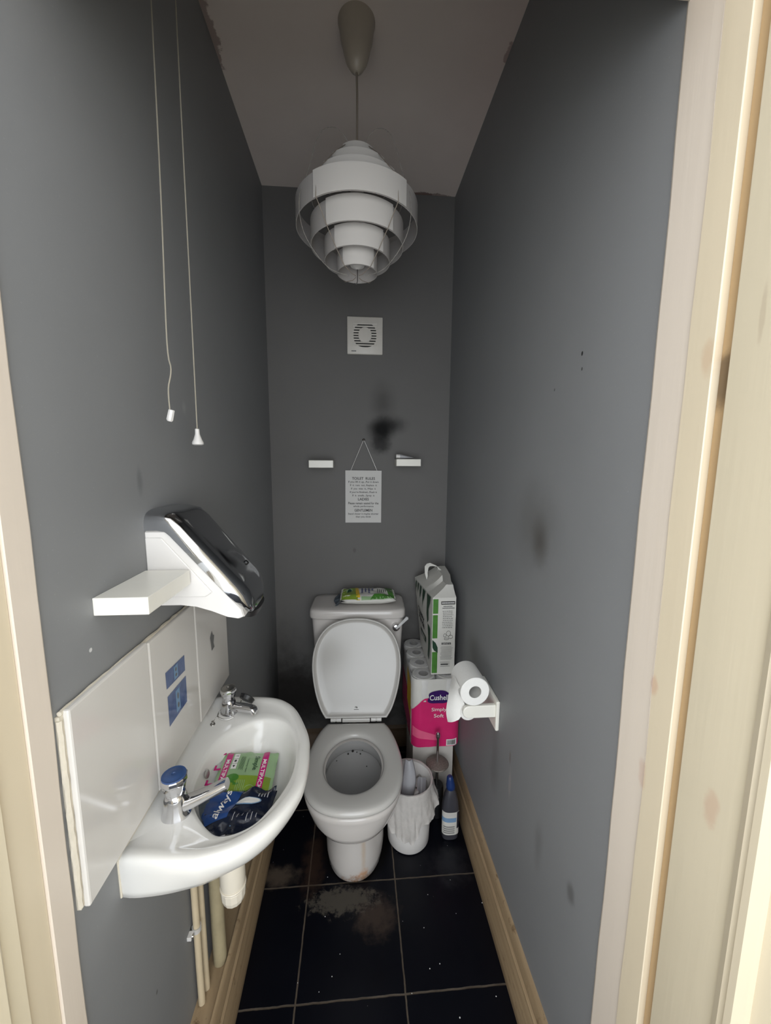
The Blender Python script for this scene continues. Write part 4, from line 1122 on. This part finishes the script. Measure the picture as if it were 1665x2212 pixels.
# bleach bottle
bo = thing('bleach_bottle', 'dark grey cleaner bottle with blue cap beside the right skirting', 'bottle', (.775, 1.352, 0))
bx, by = .769, 1.338
g = G().loft([sring(bx, by, a, b, z, 2.8, 40) for a, b, z in ((.028, .020, 0), (.032, .024, .004), (.033, .025, .02), (.034, .026, .09), (.034, .026, .13), (.031, .024, .155), (.026, .021, .18), (.018, .017, .205), (.013, .013, .215))])
part('bottle_body', g, M['bottle'], bo)
cp = Matrix.Translation((bx, by, .213)) @ Matrix.Rotation(math.radians(-6), 4, 'Y')
part('bottle_cap', xform(G().lathe([(.0165, 0), (.018, .003), (.0178, .016), (.0155, .026), (.0135, .040), (.0120, .048), (.008, .053), (.002, .054)], (0, 0, 0), n=24), cp), M['blue_lid'], bo)
def lab(r0, r1, z0, z1, e):
    def f(a, b):
        t = r0+(r1-r0)*a; c_, s_ = math.cos(t), math.sin(t); z = z0+(z1-z0)*b
        return Vector((bx+(.034+e)*math.copysign(abs(c_)**(2/2.8), c_), by+(.026+e)*math.copysign(abs(s_)**(2/2.8), s_), z))
    return f
g = G().grid(lab(-PI*.93, -PI*.16, .028, .128, .0008), 24, 6); part('label', g, M['packwhite'], bo)
g = G().grid(lab(-PI*.92, -PI*.36, .085, .104, .0013), 16, 2); part('blue_band', g, M['ltblue'], bo)
g = G().grid(lab(-PI*.33, -PI*.17, .055, .127, .0013), 10, 4); part('navy_panel', g, M['navy'], bo)
g = G()
for k in range(4): g.grid(lab(-PI*.80, -PI*.42, .036+.009*k, .040+.009*k, .0014), 10, 1)
part('small_print', g, M['ink_grey'], bo)
g = G().grid(lab(-PI*.90, -PI*.36, .110, .123, .0013), 10, 1); part('yellow_tint', g, M['paper_grey'], bo)

# bin with liner
bi = thing('waste_bin', 'white swing bin lined with a crinkled translucent bag beside the toilet', 'bin', (.612, 1.345, 0))
cx, cy = .602, 1.345
prof = [(.070, 0), (.080, .004), (.085, .012), (.087, .06), (.089, .15), (.090, .255), (.092, .260), (.088, .262), (.086, .255), (.082, .02), (.05, .015)]
prof2 = [(r*.97, z) for r, z in prof]
part('bin_body', G().lathe(prof2, (cx, cy, 0), n=56), M['white_pl'], bi)
g = G(); nu = 120; rings = []
def hem(a):   # how low the bag hangs, by direction
    f = .5+.5*math.cos(a+PI/2+.1)   # 1 in front
    return .262-(.055+.120*f**2.4+.014*math.sin(a*3+1)+.010*math.sin(a*7)+.02*mnoise.noise(Vector((a*3, 1, 0))))
for j in range(15):
    t = j/14
    ring = []
    for i in range(nu):
        a = 2*PI*i/nu
        if j < 5:      # inside the rim
            k = j/4; z = .16+(.268-.16)*k; r = .078+.010*k+.0015*math.sin(a*13)*(1-k)
        else:
            k = (j-5)/9; z = .268+(hem(a)-.268)*k; flare = .005*k+.022*k*(.9*max(0, math.cos(a-.1))**2+1.0*max(0, math.cos(a-PI+.0))**2)
            r = .0925+flare+(.0035*k+.0006)*math.sin(a*15+4*math.sin(a*3)+z*20)+.009*k*mnoise.noise(Vector((math.cos(a)*6, math.sin(a)*6, z*22)))+.006*k*mnoise.noise(Vector((math.cos(a)*16, math.sin(a)*16, z*30+7)))
        ring.append(Vector((cx+r*math.cos(a), cy+r*math.sin(a), z)))
    rings.append(ring)
part('bin_liner', G().loft(rings, False, False), M['bag'], bi, label='crinkled translucent bag folded over rim', angle=60)
# the displaced swing lid standing in the bin, and rubbish
sl2 = thing('bin_lid', 'pale grey curved swing lid stuck upright in the bin', 'bin lid', (.575, 1.36, .19))
LB = smoothpath([(.5680, 1.325, .155), (.565, 1.320, .190), (.570, 1.318, .255), (.578, 1.322, .330), (.584, 1.330, .358)], 5)
RB = smoothpath([(.604, 1.322, .155), (.6125, 1.318, .185), (.624, 1.312, .268), (.621, 1.318, .320), (.612, 1.330, .357)], 5)
g = G().grid(lambda a, b: LB[round(b*20)].lerp(RB[round(b*20)], a)+Vector((0, -.012*math.sin(PI*a), 0)), 10, 20); o = part('lid_flap', g, M['grey_pl'], sl2)
sm = o.modifiers.new('thickness', 'SOLIDIFY'); sm.thickness = .004
rb = thing('crumpled_rubbish', 'crumpled white tissue and wrapper lying inside the lined bin', 'rubbish', (.63, 1.36, .16))
g = G()
for (px, py, pz, r) in ((.622, 1.335, .185, .026), (.600, 1.375, .18, .024), (.650, 1.385, .19, .026)):
    h = G().sphere((px, py, pz), r, 10); h.v = [tuple(Vector(v)+Vector((mnoise.noise(Vector(v)*55), mnoise.noise(Vector(v)*55+Vector((9, 0, 0))), mnoise.noise(Vector(v)*55+Vector((0, 9, 0)))))*.016) for v in h.v]
    part('tissue_ball', h, M['paper_grey'], rb, smooth=True, angle=20)
g = G().grid(lambda a, b: Vector((.630+.035*a+.01*b, 1.325+.012*math.sin(a*PI)+.045*b, .195+.035*b+.004*math.sin(a*8))), 8, 8)
part('wrapper_scrap', g, M['grey_pl'], rb)

# toilet roll holder on the right wall
th = thing('toilet_roll_holder', 'white plastic toilet roll holder fixed to the right wall', 'roll holder', (W, 1.16, .70))
part('wall_plate', G().box(W-.012, W, 1.075, 1.225, .655, .755), M['shelf'], th, smooth=False, bevel=.004)
def arm(y):
    zc = .719; pts = [(W-.010, zc-.021), (W-.095, zc-.021)] + [(W-.095-.021*math.sin(a), zc-.021*math.cos(a)) for a in [PI*i/12 for i in range(1, 12)]] + [(W-.095, zc+.021), (W-.010, zc+.021)]
    return G().loft([[Vector((x, y+d, z)) for x, z in pts] for d in (0, .014)])
for y in (1.082, 1.204): part('arm', arm(y), M['shelf'], th, smooth=False, bevel=.003)
sp_ = part('spindle', G().lathe([(.012, 0), (.012, .108)], (W-.092, 1.096, .719), axis=(0, 1, 0), n=20), M['white_pl'], th)
def roll(name, c, ax, L, R, r, lab_, grp=None):
    t = thing(name, lab_, 'toilet roll', c, grp)
    part('tissue', G().lathe([(r, 0), (R-.002, 0), (R, .002), (R, L-.002), (R-.002, L), (r, L)], c, axis=ax, n=56, cap0=False, cap1=False), M['paper'], t)
    part('core', G().lathe([(r+.0005, .0008), (r-.001, .0), (r-.001, L), (r+.0005, L-.0008)], c, axis=ax, n=40, cap0=False, cap1=False), M['card'] if False else simple('pale card tube', (.50, .49, .47), .8), t)
    return t
rt = roll('toilet_roll', (W-.082, 1.075, .792), (-.04, 1, .0), .105, .0465, .020, 'full white toilet roll lying on top of the wall holder')
r2 = roll('toilet_roll', (W-.092, 1.100, .705), (0, 1, 0), .098, .027, .018, 'nearly used up toilet roll on the wall holder spindle')
# hanging sheet from the upper roll, draping down its left side
SLp = smoothpath([(.722, 1.165, .812), (.708, 1.150, .790), (.696, 1.14, .740), (.689, 1.135, .690), (.694, 1.130, .655)], 6)
SRp = smoothpath([(.7175, 1.085, .805), (.715, 1.09, .790), (.730, 1.10, .755), (.742, 1.10, .721), (.722, 1.10, .683)], 6)
part('loose_sheet', G().grid(lambda a, b: SLp[round(b*24)].lerp(SRp[round(b*24)], a)+Vector((-.004*math.sin(PI*a), -.006*math.sin(PI*a), 0)), 10, 24), M['paper'], rt)

# ================================================================== CAMERA, LIGHT
cam = bpy.data.cameras.new('camera'); co = bpy.data.objects.new('camera', cam); C.objects.link(co)
f = Vector((math.sin(YAW)*math.cos(PITCH), math.cos(YAW)*math.cos(PITCH), -math.sin(PITCH)))
r = Vector((math.cos(YAW), -math.sin(YAW), 0)); u = r.cross(f)
r2_ = r*math.cos(ROLL)+u*math.sin(ROLL); u2 = u*math.cos(ROLL)-r*math.sin(ROLL)
co.matrix_world = Matrix(((r2_.x, u2.x, -f.x, CAM.x), (r2_.y, u2.y, -f.y, CAM.y), (r2_.z, u2.z, -f.z, CAM.z), (0, 0, 0, 1)))
cam.sensor_fit = 'HORIZONTAL'; cam.sensor_width = 36; cam.lens = FPX/1665*36; cam.clip_start = .02
bpy.context.scene.camera = co

def area(name, loc, target, sx, sy, power, col):
    l = bpy.data.lights.new(name, 'AREA'); l.shape = 'RECTANGLE'; l.size = sx; l.size_y = sy; l.energy = power; l.color = col
    o = bpy.data.objects.new(name, l); C.objects.link(o); o.location = loc
    d = Vector(target)-Vector(loc); o.rotation_euler = d.to_track_quat('-Z', 'Y').to_euler(); return o
area('doorway_fill', (.42, -.32, 1.30), (.42, 1.0, 1.20), 1.2, 1.2, 9.0, (.93, .97, 1.0))  # fill light added close behind the camera to brighten the near walls
area('hall_light', (.4, -1.6, .9), (.42, 1.0, .6), .95, 1.15, 7, (.84, .92, 1.0))
w = bpy.data.worlds.new('world'); bpy.context.scene.world = w; w.use_nodes = True
bg = w.node_tree.nodes['Background']; bg.inputs[0].default_value = (.93, .965, 1.0, 1); bg.inputs[1].default_value = 2.3
sc = bpy.context.scene
sc.view_settings.view_transform = 'Standard'; sc.view_settings.look = 'None'; sc.view_settings.exposure = 0.0
sc.cycles.max_bounces = 8
